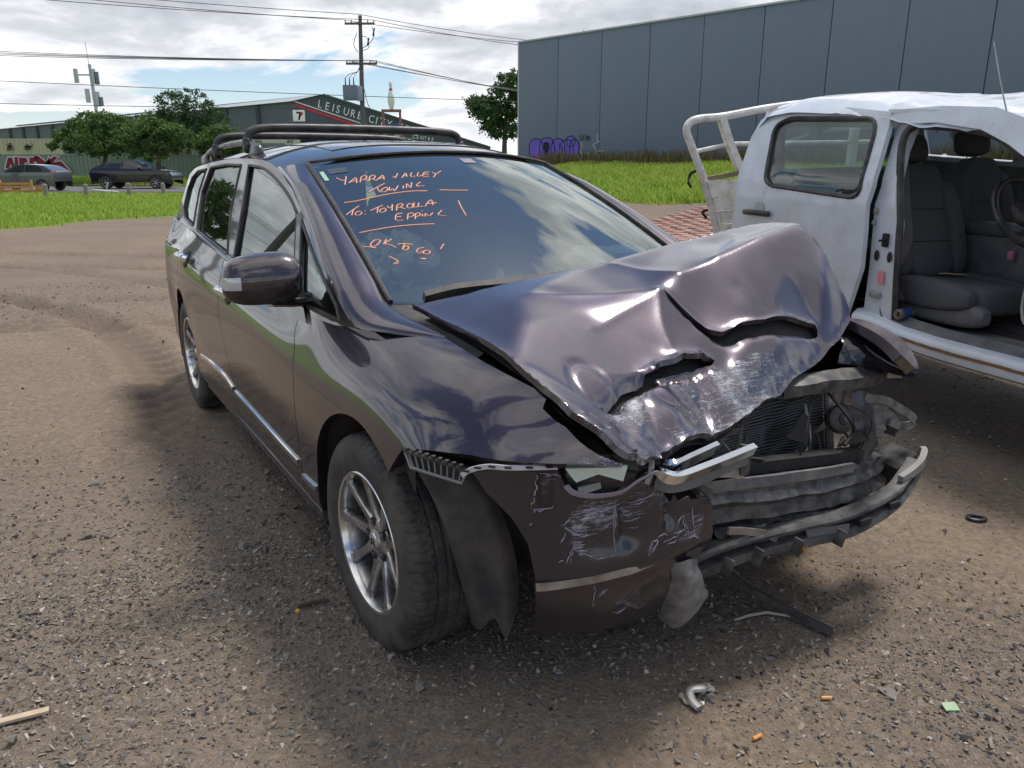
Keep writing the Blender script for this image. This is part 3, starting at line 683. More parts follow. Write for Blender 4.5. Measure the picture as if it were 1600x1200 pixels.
def rim_parts():
    barrel=lathe([(.222,-.092),(.2235,-.085),(.216,-.079),(.208,-.075),(.203,-.06),(.196,.02),(.205,.09),(.218,.095)],64)
    lip=lathe([(.2235,-.094),(.217,-.099),(.209,-.097),(.205,-.088),(.203,-.076)],64)
    hub=lathe([(.0,-.072),(.03,-.073),(.034,-.070),(.036,-.066),(.066,-.062),(.078,-.054),(.080,-.03)],40)
    sp=[]
    ns=9
    for k in range(ns):
        a=2*math.pi*(k+.2)/ns
        secs=[]
        for r,w,y,d in ((.050,.028,-.060,.03),(.085,.018,-.064,.034),(.12,.0135,-.070,.034),(.16,.013,-.077,.03),(.19,.016,-.083,.026),(.207,.026,-.086,.02)):
            c=[(-w,y+.010),(-w*.72,y),(w*.72,y),(w,y+.010),(w*.8,y+d),(-w*.8,y+d)]
            secs.append([(r*math.cos(a)-t*math.sin(a)+ .02*math.sin((r-.05)*10)*-math.sin(a)*0,yy,r*math.sin(a)+t*math.cos(a)) for t,yy in c])
        V=[p for s in secs for p in s]; F=[]
        for i in range(len(secs)-1):
            for q in range(6): F.append((i*6+q,i*6+(q+1)%6,(i+1)*6+(q+1)%6,(i+1)*6+q))
        sp.append((V,F))
    return barrel,lip,hub,sp
def lugs():
    out=[];wells=[]
    for k in range(5):
        a=2*math.pi*(k+.35)/5; c=(.057*math.cos(a),.057*math.sin(a))
        v,f=lathe([(.0,-.071),(.006,-.071),(.009,-.068),(.0095,-.05)],6); out.append(([(x+c[0],y,z+c[1]) for x,y,z in v],f))
        v,f=lathe([(.016,-.0645),(.0145,-.0655),(.0135,-.0628),(.0,-.0622)],16); wells.append(([(x+c[0],y-.0005,z+c[1]) for x,y,z in v],f))
    return out,wells
_tm=None
def wheel(x,side,steer=0,spin=0.):
    global _tm
    w=empty('wheel',(x,-.772*side,.322),R(steer)+(0 if side>0 else math.pi),parent=CAR)
    if _tm is None:
        _tm={}
        t=new('tyre',*tyre_mesh(),M_RUB,w,ang=28); b,l,h,sp=rim_parts(); lu,we=lugs()
        rm=new('rim',*join(b,h,*sp),M_RIM,w,ang=40); lp=new('rim_lip',*l,simple('polished_lip',(.66,.66,.66),.2,.95,var=.15,vscale=25),w); nts=[new('wheel_nut',*q,M_STEEL,w,smooth=False) for q in lu]+[new('nut_well',*q,M_DARK,w) for q in we]
        cap=new('centre_cap',*join(lathe([(0,-.0765),(.022,-.076),(.027,-.073),(.028,-.068)],28)),M_CHROME,w)
        hs=[box((-.0085,-.077,0),(.005,.003,.022),.001),box((.0085,-.077,0),(.005,.003,.022),.001),box((0,-.077,0),(.013,.003,.005),.001)]
        em=new('emblem',*join(*hs),M_GLOSSB,w)
        disc=new('brake_disc',*lathe([(.0,-.01),(.14,-.01),(.142,.0),(.14,.012),(0,.012)],40),M_STEEL,w); cal_=new('brake_caliper',*box((.10,-.005,.09),(.09,.07,.09),.02),M_DARK,w)
        _tm['l']=[t,rm,lp,*nts,cap,em,disc,cal_]
    else:
        for o in _tm['l']: c=o.copy(); COL.objects.link(c); c.parent=w
    for c in w.children:
        if c.name.split('.')[0]!='brake_caliper': c.rotation_euler=(0,spin,0)
    return w
wheel(0,1,2,R(-10)); wheel(-2.83,1,0,R(15)); wheel(0,-1,2,.3); wheel(-2.83,-1,0,.9)
# ------------------------------------------------------------------ mirrors, handles
def superell(c,r,e=2.6,n=28,m=18,fn=None):
    V=[];F=[]
    sg=lambda v,p:math.copysign(abs(v)**p,v)
    for j in range(m+1):
        ph=-math.pi/2+math.pi*j/m
        for i in range(n):
            th=2*math.pi*i/n; p=[r[0]*sg(math.cos(ph),2/e)*sg(math.cos(th),2/e),r[1]*sg(math.cos(ph),2/e)*sg(math.sin(th),2/e),r[2]*sg(math.sin(ph),2/e)]
            if fn: p=fn(p)
            V.append((p[0]+c[0],p[1]+c[1],p[2]+c[2]))
    for j in range(m):
        for i in range(n): F.append((j*n+i,j*n+(i+1)%n,(j+1)*n+(i+1)%n,(j+1)*n+i))
    return V,F
for s in (1,):
    mr=empty('door_mirror',(-.575,-s*.965,1.045),parent=CAR)
    def shp(p,s=s):
        x,y,z=p; k=(y*-s+.12)/.24   # 0 inner .. 1 outer
        z2=z*(1-.10*k)+.012*(1-k); x2=x*(1-.28*k)-.03*k; 
        if x<0: x2=max(x2,-.055)
        return [x2+.02*(1-abs(z)/.085),y,z2]
    V,F=superell((0,0,0),(.085,.125,.088),3.0,36,24,shp); V=np.array(V)
    C=V[np.array(F)].mean(1)
    low=(C[:,2]<-.022); rear=(C[:,0]<-.035); ind=(~low)&(C[:,1]*-s>.075)&(C[:,2]<.016)&(C[:,0]>-.03)
    def sub(k): 
        f=[F[i] for i in np.where(k)[0]]; ids=sorted({a for q in f for a in q}); mp={a:b for b,a in enumerate(ids)}; return V[ids],[tuple(mp[a] for a in q) for q in f]
    new('mirror_cap',*sub(~low&~rear&~ind),M_PAINT,mr,ang=60); new('mirror_base_shell',*sub(low|rear),M_BLACK,mr,ang=60); new('indicator_lens',*sub(ind),simple('clear_lens',(.50,.52,.54),.12,.2,coat=1),mr)
    new('mirror_glass',*box((-.058,0,.0),(.006,.20,.13),.002),simple('mirror_face',(.8,.82,.84),.02,1),mr)
    new('mirror_arm',*tube([(0,s*.02,-.06),(-.01,s*.09,-.075),(-.03,s*.16,-.075)],[.05,.038,.045],10,sec=[(math.cos(a)*.55,math.sin(a)*1.1) for a in np.linspace(0,6.28,13)[:-1]]),M_GLOSSB,mr)
    tri=[(-.74,.905),(-.50,.905),(-.575,.955),(-.70,.965)]
    P,T=cdt(tri,.03); new('mirror_foot',*sheet(gpt(P,s,.012),T,.02,(0,-s,0)),M_GLOSSB,CAR)
    for hx,hz in ((-1.545,.862),(-2.545,.918)):
        h=empty('door_handle',(0,0,0),parent=CAR); pts=[on_side(hx+d,hz,o) for d,o in ((-.10,.010),(-.085,.034),(-.03,.046),(.03,.046),(.08,.034),(.095,.012))]
        pts=[(p[0],p[1]*s,p[2]) for p in pts]; new('handle_bar',*tube(crspline(pts,18),[.012]+[.0205]*16+[.012],10,up=(0,0,1)),M_CHROME,h)
        cup=[on_side(hx+.055*math.cos(a)-.01,hz+.045*math.sin(a)-.004,.003) for a in np.linspace(0,6.28,25)[:-1]]; cup=[(p[0],p[1]*s,p[2]) for p in cup]; new('handle_recess',cup,[tuple(range(24))],M_DARK,h,smooth=False)
# ------------------------------------------------------------------ roof bars
for s in (1,-1):
    q=[(-3.30,-s*.585,roof_z(-3.30,.585)+.0),(-3.12,-s*.588,roof_z(-3.12,.588)+.055),(-2.6,-s*.592,roof_z(-2.6,.592)+.062),(-2.1,-s*.590,roof_z(-2.1,.59)+.055),(-1.95,-s*.588,roof_z(-1.95,.588)-.0)]
    new('roof_rail',*tube(crspline(q,50),.016,10),simple('grey_rail',(.06,.06,.07),.3,coat=.3),CAR)
    for x in (-3.26,-2.02): new('rail_foot',*superell((x,-s*.585,roof_z(x,.585)+.006),(.085,.028,.050),2.2,20,10),simple('rail_cap',(.05,.05,.06),.35,coat=.4),CAR)
for x in (-2.12,-2.86):
    z0=roof_z(x,.585)+.055
    pts=[(x,-.60,z0-.02),(x,-.598,z0+.015),(x,-.575,z0+.055),(x,-.50,z0+.072),(x,-.3,z0+.078),(x,0,z0+.08),(x,.3,z0+.078),(x,.50,z0+.072),(x,.575,z0+.055),(x,.598,z0+.015),(x,.60,z0-.02)]
    rb=empty('roof_bar',(0,0,0),parent=CAR); new('cross_bar',*tube(crspline(pts,70),[.026]*8+[.021]*54+[.026]*8,12),M_BLACK,rb)
    for s in (1,-1): new('bar_clamp',*superell((x,-s*.600,z0-.022),(.034,.024,.030),3.2,18,10),M_BLACK,rb)
# ------------------------------------------------------------------ buckled bonnet
HK=dict(r0=(-.11,-.64,1.007),r1=(.15,-.635,.985),r2=(.448,-.622,.953),r3=(.65,-.60,.890),r4=(.785,-.52,.795),b1=(-.03,-.5,1.04),b2=(0,-.4,1.062),b3=(.005,-.1,1.092),b4=(-.01,.35,1.156),b5=(.04,.62,1.205),b6=(.06,.68,1.214),c1=(.215,.705,1.216),c2=(.31,.706,1.134),c3=(.42,.706,.975),c4=(.447,.70,.935),c5=(.458,.688,.82),
 f1=(.765,-.47,.752),f2=(.70,-.3,.737),f3=(.66,-.15,.728),f4=(.625,.03,.728),f5=(.589,.2,.725),f6=(.545,.35,.757),f7=(.487,.6,.815),
 P1=(.255,.10,1.092),P2=(.275,0,1.048),R1=(.248,.22,1.116),R2=(.238,.38,1.157),R3=(.236,.47,1.180),R4=(.226,.60,1.203),V1=(.421,.18,.955),A1=(.324,.13,1.022),A2=(.384,.17,.983),M1=(.413,.34,1.000),M0=(.419,.25,.985),M2=(.405,.52,.978),M3=(.44,.53,.931),
 T1=(.376,.055,.962),T2=(.438,.085,.925),T3=(.476,.085,.880),S1=(.425,-.09,.920),S2=(.445,-.10,.895),C1=(.498,-.46,.894),C2=(.46,-.38,.909),C3=(.541,-.38,.862),C4=(.606,-.47,.830),F1=(.505,-.27,.862),F2=(.485,-.10,.885),F3=(.575,-.43,.836),E1=(.546,-.10,.812),E2=(.605,-.13,.758),
 G1=(.530,.13,.862),G2=(.515,.32,.872),G3=(.490,.52,.868),H1=(.588,.02,.795),H2=(.571,.17,.801),H3=(.545,.28,.815),I1=(.633,-.37,.808),I2=(.605,-.24,.818),I3=(.66,-.26,.775),K1=(.30,-.50,1.012),K2=(.18,-.45,1.045),K3=(.263,-.30,1.012),K4=(.224,-.13,1.042),K5=(.10,-.30,1.068),K7=(.15,.02,1.078),Q1=(.397,.62,1.043),Q2=(.335,.50,1.092),Q3=(.33,.30,1.070),B1=(.11,.40,1.150),B2=(.13,.58,1.192),W1=(.45,.22,.93),W2=(.47,.40,.905))
HN=list(HK); HP=np.array([HK[k] for k in HN]); HI={k:i for i,k in enumerate(HN)}
HCH=['P1 R1 R2 R3 R4 c1','P1 A1 A2 V1 M0 M1 M2 M3','P2 T1 T2 T3','P2 S1 S2 F2','F3 F1 F2 T3','P1 P2','P1 K7 b3','P2 K4 K5','P2 K3','F2 E1 E2 f3','T3 G1 G2 G3 c4','C1 C2 C3 C4 C1','R2 B1 b4','R4 B2','V1 T2','M1 Q3','M2 Q2','F1 I2','r2 C1','T2 W1 W2 M3']
HE=[(HI[a],HI[b]) for ch in HCH for a,b in zip(ch.split(),ch.split()[1:])]
def tps(P,Z,lam=1e-5):
    n=len(P); d=np.linalg.norm(P[:,None]-P[None],axis=2); K=np.where(d>0,d*d*np.log(d+1e-12),0)+lam*np.eye(n)
    A=np.zeros((n+3,n+3)); A[:n,:n]=K; A[:n,n]=1; A[:n,n+1:]=P; A[n,:n]=1; A[n+1:,:n]=P.T; w=np.linalg.solve(A,np.concatenate([Z,[0,0,0]]))
    def f(Q):
        d=np.linalg.norm(Q[:,None]-P[None],axis=2); return np.where(d>0,d*d*np.log(d+1e-12),0)@w[:n]+w[n]+Q@w[n+1:]
    return f
HT=tps(HP[:,:2],HP[:,2],1.2e-3)
_r=delaunay_2d_cdt([Vector(p[:2]) for p in HP],HE,[],0,1e-6); _hv=np.array([tuple(v) for v in _r[0]]); _ho=[o[0] if len(o) else -1 for o in _r[3]]
_hz=np.array([HP[o,2] if o>=0 else float(HT(_hv[i:i+1])[0]) for i,o in enumerate(_ho)]); _ht=np.array([t for t in _r[2] if len(t)==3])
def facet(Q):
    z=HT(Q)
    for t in _ht:
        a,b,c=_hv[t]; d=(b[1]-c[1])*(a[0]-c[0])+(c[0]-b[0])*(a[1]-c[1])
        if abs(d)<1e-9: continue
        u=((b[1]-c[1])*(Q[:,0]-c[0])+(c[0]-b[0])*(Q[:,1]-c[1]))/d; v=((c[1]-a[1])*(Q[:,0]-c[0])+(a[0]-c[0])*(Q[:,1]-c[1]))/d; k=(u>-1e-6)&(v>-1e-6)&(u+v<1+1e-6)
        z[k]=u[k]*_hz[t[0]]+v[k]*_hz[t[1]]+(1-u[k]-v[k])*_hz[t[2]]
    return z
def smooth_z(z,T,it):
    E=np.concatenate([T[:,[0,1]],T[:,[1,2]],T[:,[2,0]]]); E=np.concatenate([E,E[:,::-1]]); n=np.bincount(E[:,0],minlength=len(z)).astype(float); n[n==0]=1
    for _ in range(it): z=.4*z+.6*np.bincount(E[:,0],weights=z[E[:,1]],minlength=len(z))/n
    return z
FOLDS=[([(.255,.10),(.245,.30),(.225,.5),(.212,.67)],.006,.018),([(.275,0),(.22,-.15),(.15,-.38)],.004,.02),([(.255,.1),(.15,.06),(.04,.02)],.004,.018),([(.275,0),(.36,-.06),(.43,-.09)],.007,.016),
 ([(.485,-.06),(.56,-.09),(.66,-.14)],-.014,.014),([(.50,.02),(.58,.03),(.63,.05)],-.007,.014),([(.50,-.27),(.60,-.32),(.69,-.36)],-.007,.018),([(.34,.27),(.40,.30),(.415,.34)],-.005,.014),([(.10,.50),(.19,.40),(.235,.27)],.005,.014),([(.53,.12),(.54,.28),(.52,.45)],.005,.014),([(.565,-.25),(.60,-.18),(.57,-.12)],-.008,.014),([(.275,0),(.30,-.15),(.33,-.30)],.004,.016)]
def hood_z(Q,T=None):
    Q=np.asarray(Q,float); z=facet(Q)
    if T is not None: z=smooth_z(z,T,13)
    z=.78*z+.22*HT(Q)
    for pl,a,w in FOLDS:
        d=polydist(Q,crspline(pl,14),False); z+=a*np.exp(-np.sqrt(d*d+2e-6)/w)
    r=np.hypot((Q[:,0]-.52)/1.,(Q[:,1]+.43)/.8); z+=-.006*np.exp(-((r-.07)/.012)**2)
    cr=sm((Q[:,0]-np.interp(Q[:,1],[-.6,-.4,-.2,0,.2,.6],[.62,.56,.50,.49,.48,.47]))/.04)
    z+=cr*(.007*noise3(p3(Q[:,0],Q[:,1]),13,5,2)-.009*np.abs(noise3(p3(Q[:,0],Q[:,1]),17,6,2)))
    return z
hout=[(-.11,-.64),(-.03,-.5),(0,-.4),(.005,-.1),(-.01,.35),(.02,.55),(.06,.66),(.10,.695),(.215,.705),(.31,.705),(.42,.705),(.447,.70),(.458,.685),(.487,.60),(.525,.45),(.545,.35),(.589,.2),(.62,.05),(.66,-.15),(.70,-.3),(.75,-.44),(.785,-.51),(.785,-.53),(.66,-.60),(.55,-.617),(.448,-.625),(.15,-.635)]
T1=[(.282,.012),(.36,.047),(.42,.077),(.439,.108),(.437,.15),(.433,.19),(.443,.235),(.449,.28),(.447,.34),(.450,.40),(.455,.46),(.462,.515),(.470,.51),(.468,.45),(.463,.40),(.468,.36),(.462,.31),(.460,.24),(.456,.19),(.459,.14),(.453,.10),(.427,.064),(.36,.037)]
T3=[(.578,-.435),(.533,-.35),(.503,-.26),(.491,-.20),(.478,-.17),(.483,-.12),(.472,-.07),(.482,-.03),(.490,.03),(.496,-.02),(.494,-.07),(.499,-.12),(.500,-.20),(.512,-.26),(.543,-.345)]
P,T=cdt(hout,.0105,[T1,T3],.010); Hz=hood_z(P,T); HV=np.stack([P[:,0],P[:,1],Hz],1)
# curl the torn lips
HV[:,2]-=.03*np.exp(-polydist(P,T3,True)/.012)*(P[:,0]>.50)*(P[:,1]<0)
HV[:,2]+=.012*np.exp(-polydist(P,T3,True)/.02)*(P[:,0]<.49)*(P[:,1]<0)
HOOD=new('bonnet',*sheet(HV,T,.016,(0,0,1)),M_HOOD,CAR,ang=180)
def hs(a):
    lim=np.interp(a[:,1],[-.6,-.45,-.3,-.1,.1,.3,.65],[.64,.555,.50,.485,.485,.475,.47]); return sm((a[:,0]-lim)/.03)*np.clip(.90-.25*sm((a[:,1]-.3)/.2),0,1)+.25*sm((a[:,0]-.40)/.06)*np.exp(-((a[:,1]-.1)/.1)**2)
set_scrape(HOOD,hs)
P2,T2_=cdt(inset(resamp(hout,.05),.02),.04); new('bonnet_inner',np.stack([P2[:,0],P2[:,1],hood_z(P2)-.045],1),T2_,M_DARK,CAR)
# dark filling of the engine bay below
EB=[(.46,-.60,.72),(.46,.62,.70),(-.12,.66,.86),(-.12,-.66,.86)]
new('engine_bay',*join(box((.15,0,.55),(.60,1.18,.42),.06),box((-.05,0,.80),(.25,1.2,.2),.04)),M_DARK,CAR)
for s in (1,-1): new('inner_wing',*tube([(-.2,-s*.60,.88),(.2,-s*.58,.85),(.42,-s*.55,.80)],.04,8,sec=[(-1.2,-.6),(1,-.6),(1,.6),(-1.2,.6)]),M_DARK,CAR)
# ------------------------------------------------------------------ torn front bumper cover
YK=[-.95,-.82,-.78,-.70,-.60,-.45,-.25,0,.2]; XK=[.40,.49,.54,.625,.69,.725,.72,.68,.65]
_bx=nspline(YK,XK)
def bump_x(y,z): return _bx(y)-np.where(z<.42,.10*np.clip((.42-z)/.22,0,3)**1.5,0)
bpoly=[(-.789,.718),(-.755,.732),(-.724,.734),(-.678,.736),(-.642,.738),(-.624,.70),(-.603,.679),(-.557,.668),(-.5,.67),(-.455,.69),(-.40,.70),(-.368,.688),(-.352,.655),(-.344,.635),(-.325,.60),(-.318,.622),(-.30,.597),(-.262,.602),(-.255,.59),(-.182,.575),(-.170,.55),(-.176,.53),(-.156,.474),(-.165,.44),(-.204,.411),(-.30,.425),(-.315,.40),(-.284,.338),(-.262,.29),(-.250,.253),(-.324,.236),(-.449,.248),(-.56,.262),(-.657,.282),(-.672,.37),(-.683,.466),(-.696,.55),(-.724,.612),(-.766,.67)]
P,T=cdt(bpoly,.014,bstep=.013); y,z=P.T; x=bump_x(y,z)
n1=noise3(p3(y,z),5,3,3); w=sm((y+.66)/.12)
x=x-.020*w*sm((z-.46)/.1)*np.clip(n1+.3,0,1)-.011*sm((.452-z)/.008)+.016*np.exp(-((z-.50)/.03)**2)*0+.006*noise3(p3(y,z),14,8,2)*w
x-=.012*w*np.abs(noise3(p3(y,z),8,17,2))*sm((z-.48)/.1)
x+=-.025*np.exp(-(np.abs(y+.335)/.012))*sm((z-.52)/.05)-.018*np.exp(-(np.abs(y+.47)/.01))*sm((z-.50)/.04)*sm((.66-z)/.04)
BV=np.stack([x,y,z],1); BUMP=new('front_bumper',*sheet(BV,T,.006,(1,-.3,0)),None,CAR,ang=45)
def m_bumper():
    q=N('bumper_plastic_paint'); v=q.co(); sc_=q.attr('scrape')
    s1=q.noise(14,9,.75,q.map(v,(3,1,16),(.6,.2,.3)),.7); s2=q.noise(5,8,.7,v,1.0)
    s3=q.noise(30,8,.75,q.map(v,(1,.6,9),(-.5,.3,.2)),.5)
    k=q.math('ADD',q.math('MULTIPLY',q.math('MAXIMUM',q.ramp(s1,[(.36,0.),(.66,1.)]),q.ramp(s3,[(.40,0.),(.66,1.)])),.6),q.math('MULTIPLY',q.ramp(s2,[(.32,0.),(.68,1.)]),.4))
    f=q.ramp(q.math('ADD',k,q.math('MINIMUM',q.math('SUBTRACT',sc_,1.),-.12)),[(.50,0.),(.58,.55),(.75,1.)])
    base=q.mix(q.ramp(q.noise(30,7,.7,v),[(.4,0.),(.8,.35)]),(.013,.009,.017),(.034,.030,.034))
    q.P(Base_Color=q.mix(f,base,q.ramp(q.noise(20,5,.6,v),[(.35,(.10,.10,.12)),(.55,(.38,.38,.45)),(.7,(.62,.63,.66))])),Metallic=0.,Roughness=q.mix(f,(.34,)*3,(.6,)*3),Coat_Weight=q.mix(f,(.75,)*3,(0.,)*3),Coat_Roughness=.08)
    q.bump(f,-.3,.003); return q.m
BUMP.data.materials.append(m_bumper())
def g2(a,y,z,sy,sz): return np.exp(-(((a[:,1]-y)/sy)**2+((a[:,2]-z)/sz)**2))
set_scrape(BUMP,lambda a:1.15*g2(a,-.645,.70,.03,.05)+1.15*g2(a,-.52,.62,.09,.045)+1.0*g2(a,-.36,.65,.05,.05)+.95*g2(a,-.56,.545,.05,.05)+.75*g2(a,-.26,.52,.08,.05)+.7*g2(a,-.45,.67,.1,.02)+.6*g2(a,-.40,.50,.03,.03)+.9*g2(a,-.43,.285,.02,.012)+.36)
# scratches gouged across the bumper
SCR="-682,730;-683,698;-690,641|-678,732;-654,728;-635,724|-690,637;-671,639;-649,652|-690,640;-681,642;-659,647|-685,643;-687,674;-681,694|-587,628;-539,629;-498,627;-474,627|-591,626;-547,625;-506,623|-497,647;-500,610;-501,577;-500,513|-494,642;-495,601;-497,568|-633,601;-614,584;-585,566;-570,569;-578,590|-624,597;-601,577;-577,567|-595,629;-611,613;-633,601|-619,501;-607,535;-581,553|-612,503;-602,530;-585,547|-580,523;-547,506;-501,507|-472,593;-427,605|-467,580;-431,589|-459,562;-434,564|-408,487;-394,514;-374,517;-388,495;-408,487|-356,503;-307,512|-344,496;-311,500|-314,531;-282,554;-265,491|-249,568;-247,490|-283,563;-281,514|-476,326;-453,310;-434,321;-454,326|-448,627;-397,640;-383,653|-457,620;-407,629|-541,571;-513,583|-537,579;-505,590|-638,503;-626,509|-632,555;-620,580|-532,395;-515,416|-528,392;-512,410|-542,360;-549,431|-696,600;-688,603|-374,522;-357,526;-341,519|-255,497;-226,479|-570,609;-559,628|-562,595;-555,615"
M_SCR=simple('scratch_pale',(.27,.27,.33),.6,var=.4,vscale=40)
def bsurf(y,z):
    i=np.argmin((BV[:,1]-y)**2+(BV[:,2]-z)**2); return BV[i,0]
sm_=[]
for sk in SCR.split('|'):
    q=np.array([[float(v)/1000 for v in a.split(',')] for a in sk.split(';')]); n=max(5,int(np.sum(np.linalg.norm(np.diff(q,axis=0),axis=1))/.008)+3); c=crspline(q,n) if len(q)>2 else q[0]+(q[1]-q[0])*np.linspace(0,1,n)[:,None]
    c=c+rng.normal(size=c.shape)*.0012; P_=np.array([(bsurf(a,b)+.0006,a,b) for a,b in c]); r_=rng.uniform(.0006,.0025,n)*np.sin(np.linspace(.25,2.9,n)); sm_.append(tube(P_,r_,5))
new('scratches',*join(*sm_),M_SCR,CAR,kind='stuff')
# exposed flange with clip slots along the top edge, groove strip
fl=crspline([(.525,-.812,.714),(.545,-.80,.732),(.576,-.772,.745),(.612,-.740,.748),(.652,-.692,.752),(.682,-.650,.755)],40)
M_FLANGE=simple('bare_flange',(.50,.47,.52),.5,var=.2,vscale=20)
new('bumper_flange',*tube(fl+np.array([.002,-.004,0]),1,sec=[(.007,.001),(.007,-.003),(-.005,-.003),(-.005,.001)],up=(0,0,1)),M_FLANGE,CAR)
for i in (6,12,18,24,30,36): new('clip_slot',*xf(box((0,0,0),(.016,.004,.004)),tuple(fl[i]+np.array([.004,-.009,.003])),(0,0,math.atan2(*(fl[i+1]-fl[i])[[1,0]]))),M_DARK,CAR,smooth=False)
gr=[(float(bump_x(yy,zz))+.001,yy,zz) for yy,zz in ((-.681,.437),(-.655,.441),(-.60,.450),(-.55,.454),(-.5,.457),(-.44,.456),(-.385,.455))]
new('trim_groove',*tube(crspline(gr,40),[.011]*30+list(np.linspace(.011,.003,10)),sec=[(.9,.25),(.9,-.3),(-.2,-.45),(-.9,-.35),(-.9,.25)],up=(0,0,1)),simple('exposed_groove',(.36,.31,.26),.6,var=.4,vscale=25,dirt=(.10,.08,.06)),CAR)
# comb bracket under the fender edge
br=empty('bumper_bracket',(0,0,0),parent=CAR)
a0=np.array([.335,-.875,.727]); a1=np.array([.515,-.800,.722]); b0_=np.array([.36,-.872,.690]); b1_=np.array([.505,-.805,.685])
new('bracket_rail',*tube([a0,a1],.006,6),M_BLACK,br); new('bracket_rail',*tube([a0,b0_,b1_,a1+np.array([.0,0,-.01])],.004,6),simple('grey_bracket',(.2,.2,.2),.5),br)
for i in range(9):
    t=(i+.5)/9; p=a0+(a1-a0)*t; q=b0_+(b1_-b0_)*t; new('bracket_rib',*tube([p+np.array([0,0,.004]),q],.0028,5),simple('rib_grey',(.15,.15,.155),.5) if i==0 else bpy.data.materials['rib_grey'],br); new('bracket_tooth',*box(tuple(p+np.array([.0,-.002,.008])),(.012,.012,.010),.003),M_BLACK,br)
new('bracket_plate',*sheet(np.array([a0,a1,b1_,b0_])+np.array([-.004,.018,0]),np.array([(0,1,2),(0,2,3)]),.003,(0,-1,0)),M_DARK,br)
# torn wheel arch liner hanging in front of the tyre
lo_=crspline([(.345,-.855,.69),(.36,-.80,.56),(.362,-.755,.40),(.355,-.70,.19)],26); li_=crspline([(.47,-.752,.70),(.472,-.675,.56),(.470,-.628,.40),(.455,-.615,.215)],26)
V=[];F=[];m=14
for i in range(26):
    for k in range(m):
        u=k/(m-1); p=lo_[i]*(1-u)+li_[i]*u; bul=.022*math.sin(math.pi*u)+.012*math.sin(u*9+.4); V.append(p+np.array([bul,-bul*.6,(-.03*math.sin(u*11)*u-.02*noise3(np.array([[u*4,0,0]]),1,3)[0])*(i/25.)**6]))
for i in range(25):
    for k in range(m-1): F.append((i*m+k,i*m+k+1,(i+1)*m+k+1,(i+1)*m+k))
new('arch_liner',V,F,M_LINER,CAR,ang=60)
# headlamp remains
def plate(name,pts,mat,t=.006,parent=CAR,nz=.0):
    pts=np.asarray(pts,float); c=pts.mean(0); n=np.cross(pts[1]-pts[0],pts[2]-pts[0]); n/=np.linalg.norm(n)
    if n[0]*1+n[1]*-.3<0: n=-n
    k=len(pts); V=list(pts)+list(pts-n*t); F=[tuple(range(k)),tuple(range(2*k-1,k-1,-1))]+[(i,k+i,k+(i+1)%k,(i+1)%k) for i in range(k)]
    return new(name,V,F,mat,parent,smooth=False)
hl=empty('headlamp',(0,0,0),parent=CAR)
plate('lens',[(.70,-.644,.755),(.785,-.535,.765),(.775,-.537,.728),(.74,-.581,.742),(.71,-.62,.720)],simple('lamp_lens',(.55,.66,.62),.15,.1,coat=1,var=.2),.01,hl)
plate('reflector',[(.695,-.636,.742),(.715,-.612,.745),(.72,-.605,.728),(.705,-.622,.722)],simple('blue_reflector',(.12,.45,.55),.15,.6),.004,hl)
plate('housing',[(.665,-.616,.715),(.73,-.534,.725),(.735,-.457,.725),(.71,-.457,.670),(.69,-.537,.665),(.67,-.588,.668)],M_BLACK,.05,hl)
plate('housing',[(.69,-.60,.695),(.71,-.55,.705),(.712,-.548,.690),(.695,-.60,.676)],simple('lamp_grey',(.22,.23,.23),.5),.01,hl)
new('lamp_stay',*tube([(.72,-.418,.675),(.72,-.405,.70),(.715,-.40,.735)],.008,6),M_RAW,CAR)
# grille trim, flaps and torn pieces
def ribbon(name,P,w,t,mat,up=(0,0,1),n=40,parent=CAR,nz=0.,seed=1,taper=None):
    """bent strip of metal or plastic: path, height, thickness"""
    q=crspline(P,n); wv=np.full(n,w) if taper is None else w*np.interp(np.linspace(0,1,n),*taper)
    T_,N_,B_=frames(q,up); V=[];F=[]; m=7
    for i in range(n):
        for sgn in (1,-1):
            for k in range(m):
                u=-1+2*k/(m-1); V.append(q[i]+N_[i]*wv[i]/2*u+B_[i]*(t/2*sgn))
    V=np.array(V)
    if nz>0:
        d=np.stack([noise3(V,11,seed,2),noise3(V,11,seed+1,2),noise3(V,11,seed+2,2)],1); V=V+d*nz
    for i in range(n-1):
        a=i*2*m;b=(i+1)*2*m
        for k in range(m-1): F.append((a+k,a+k+1,b+k+1,b+k)); F.append((a+m+k+1,a+m+k,b+m+k,b+m+k+1))
        F.append((a,b,b+m,a+m)); F.append((a+m-1,a+2*m-1,b+2*m-1,b+m-1))
    for a in (0,(n-1)*2*m): F.append(tuple(a+k for k in range(m))+tuple(a+m+k for k in range(m-1,-1,-1)))
    return new(name,V,F,mat,parent,ang=40)
te=[(-.624,.702),(-.603,.681),(-.557,.670),(-.5,.672),(-.455,.692),(-.40,.703),(-.368,.690),(-.350,.655)]
ribbon('torn_paint_edge',[(float(bump_x(a,b))+.002,a,b) for a,b in te],.016,.004,simple('torn_lilac',(.30,.26,.33),.5,var=.3,vscale=30),up=(.6,0,.8),nz=.004)
gt=empty('grille_trim',(0,0,0),parent=CAR)
ribbon('chrome_bar',[(.715,-.372,.716),(.742,-.355,.712),(.735,-.29,.716),(.722,-.195,.722)],.045,.012,M_CHROME,up=(.5,0,.85),parent=gt,taper=([0,.3,1],[.3,1,1]))
ribbon('chrome_bar',[(.725,-.39,.704),(.757,-.36,.690),(.75,-.25,.690),(.735,-.065,.699)],.030,.016,M_CHROME,up=(.45,0,.9),parent=gt,taper=([0,.2,1],[.5,1,1]))
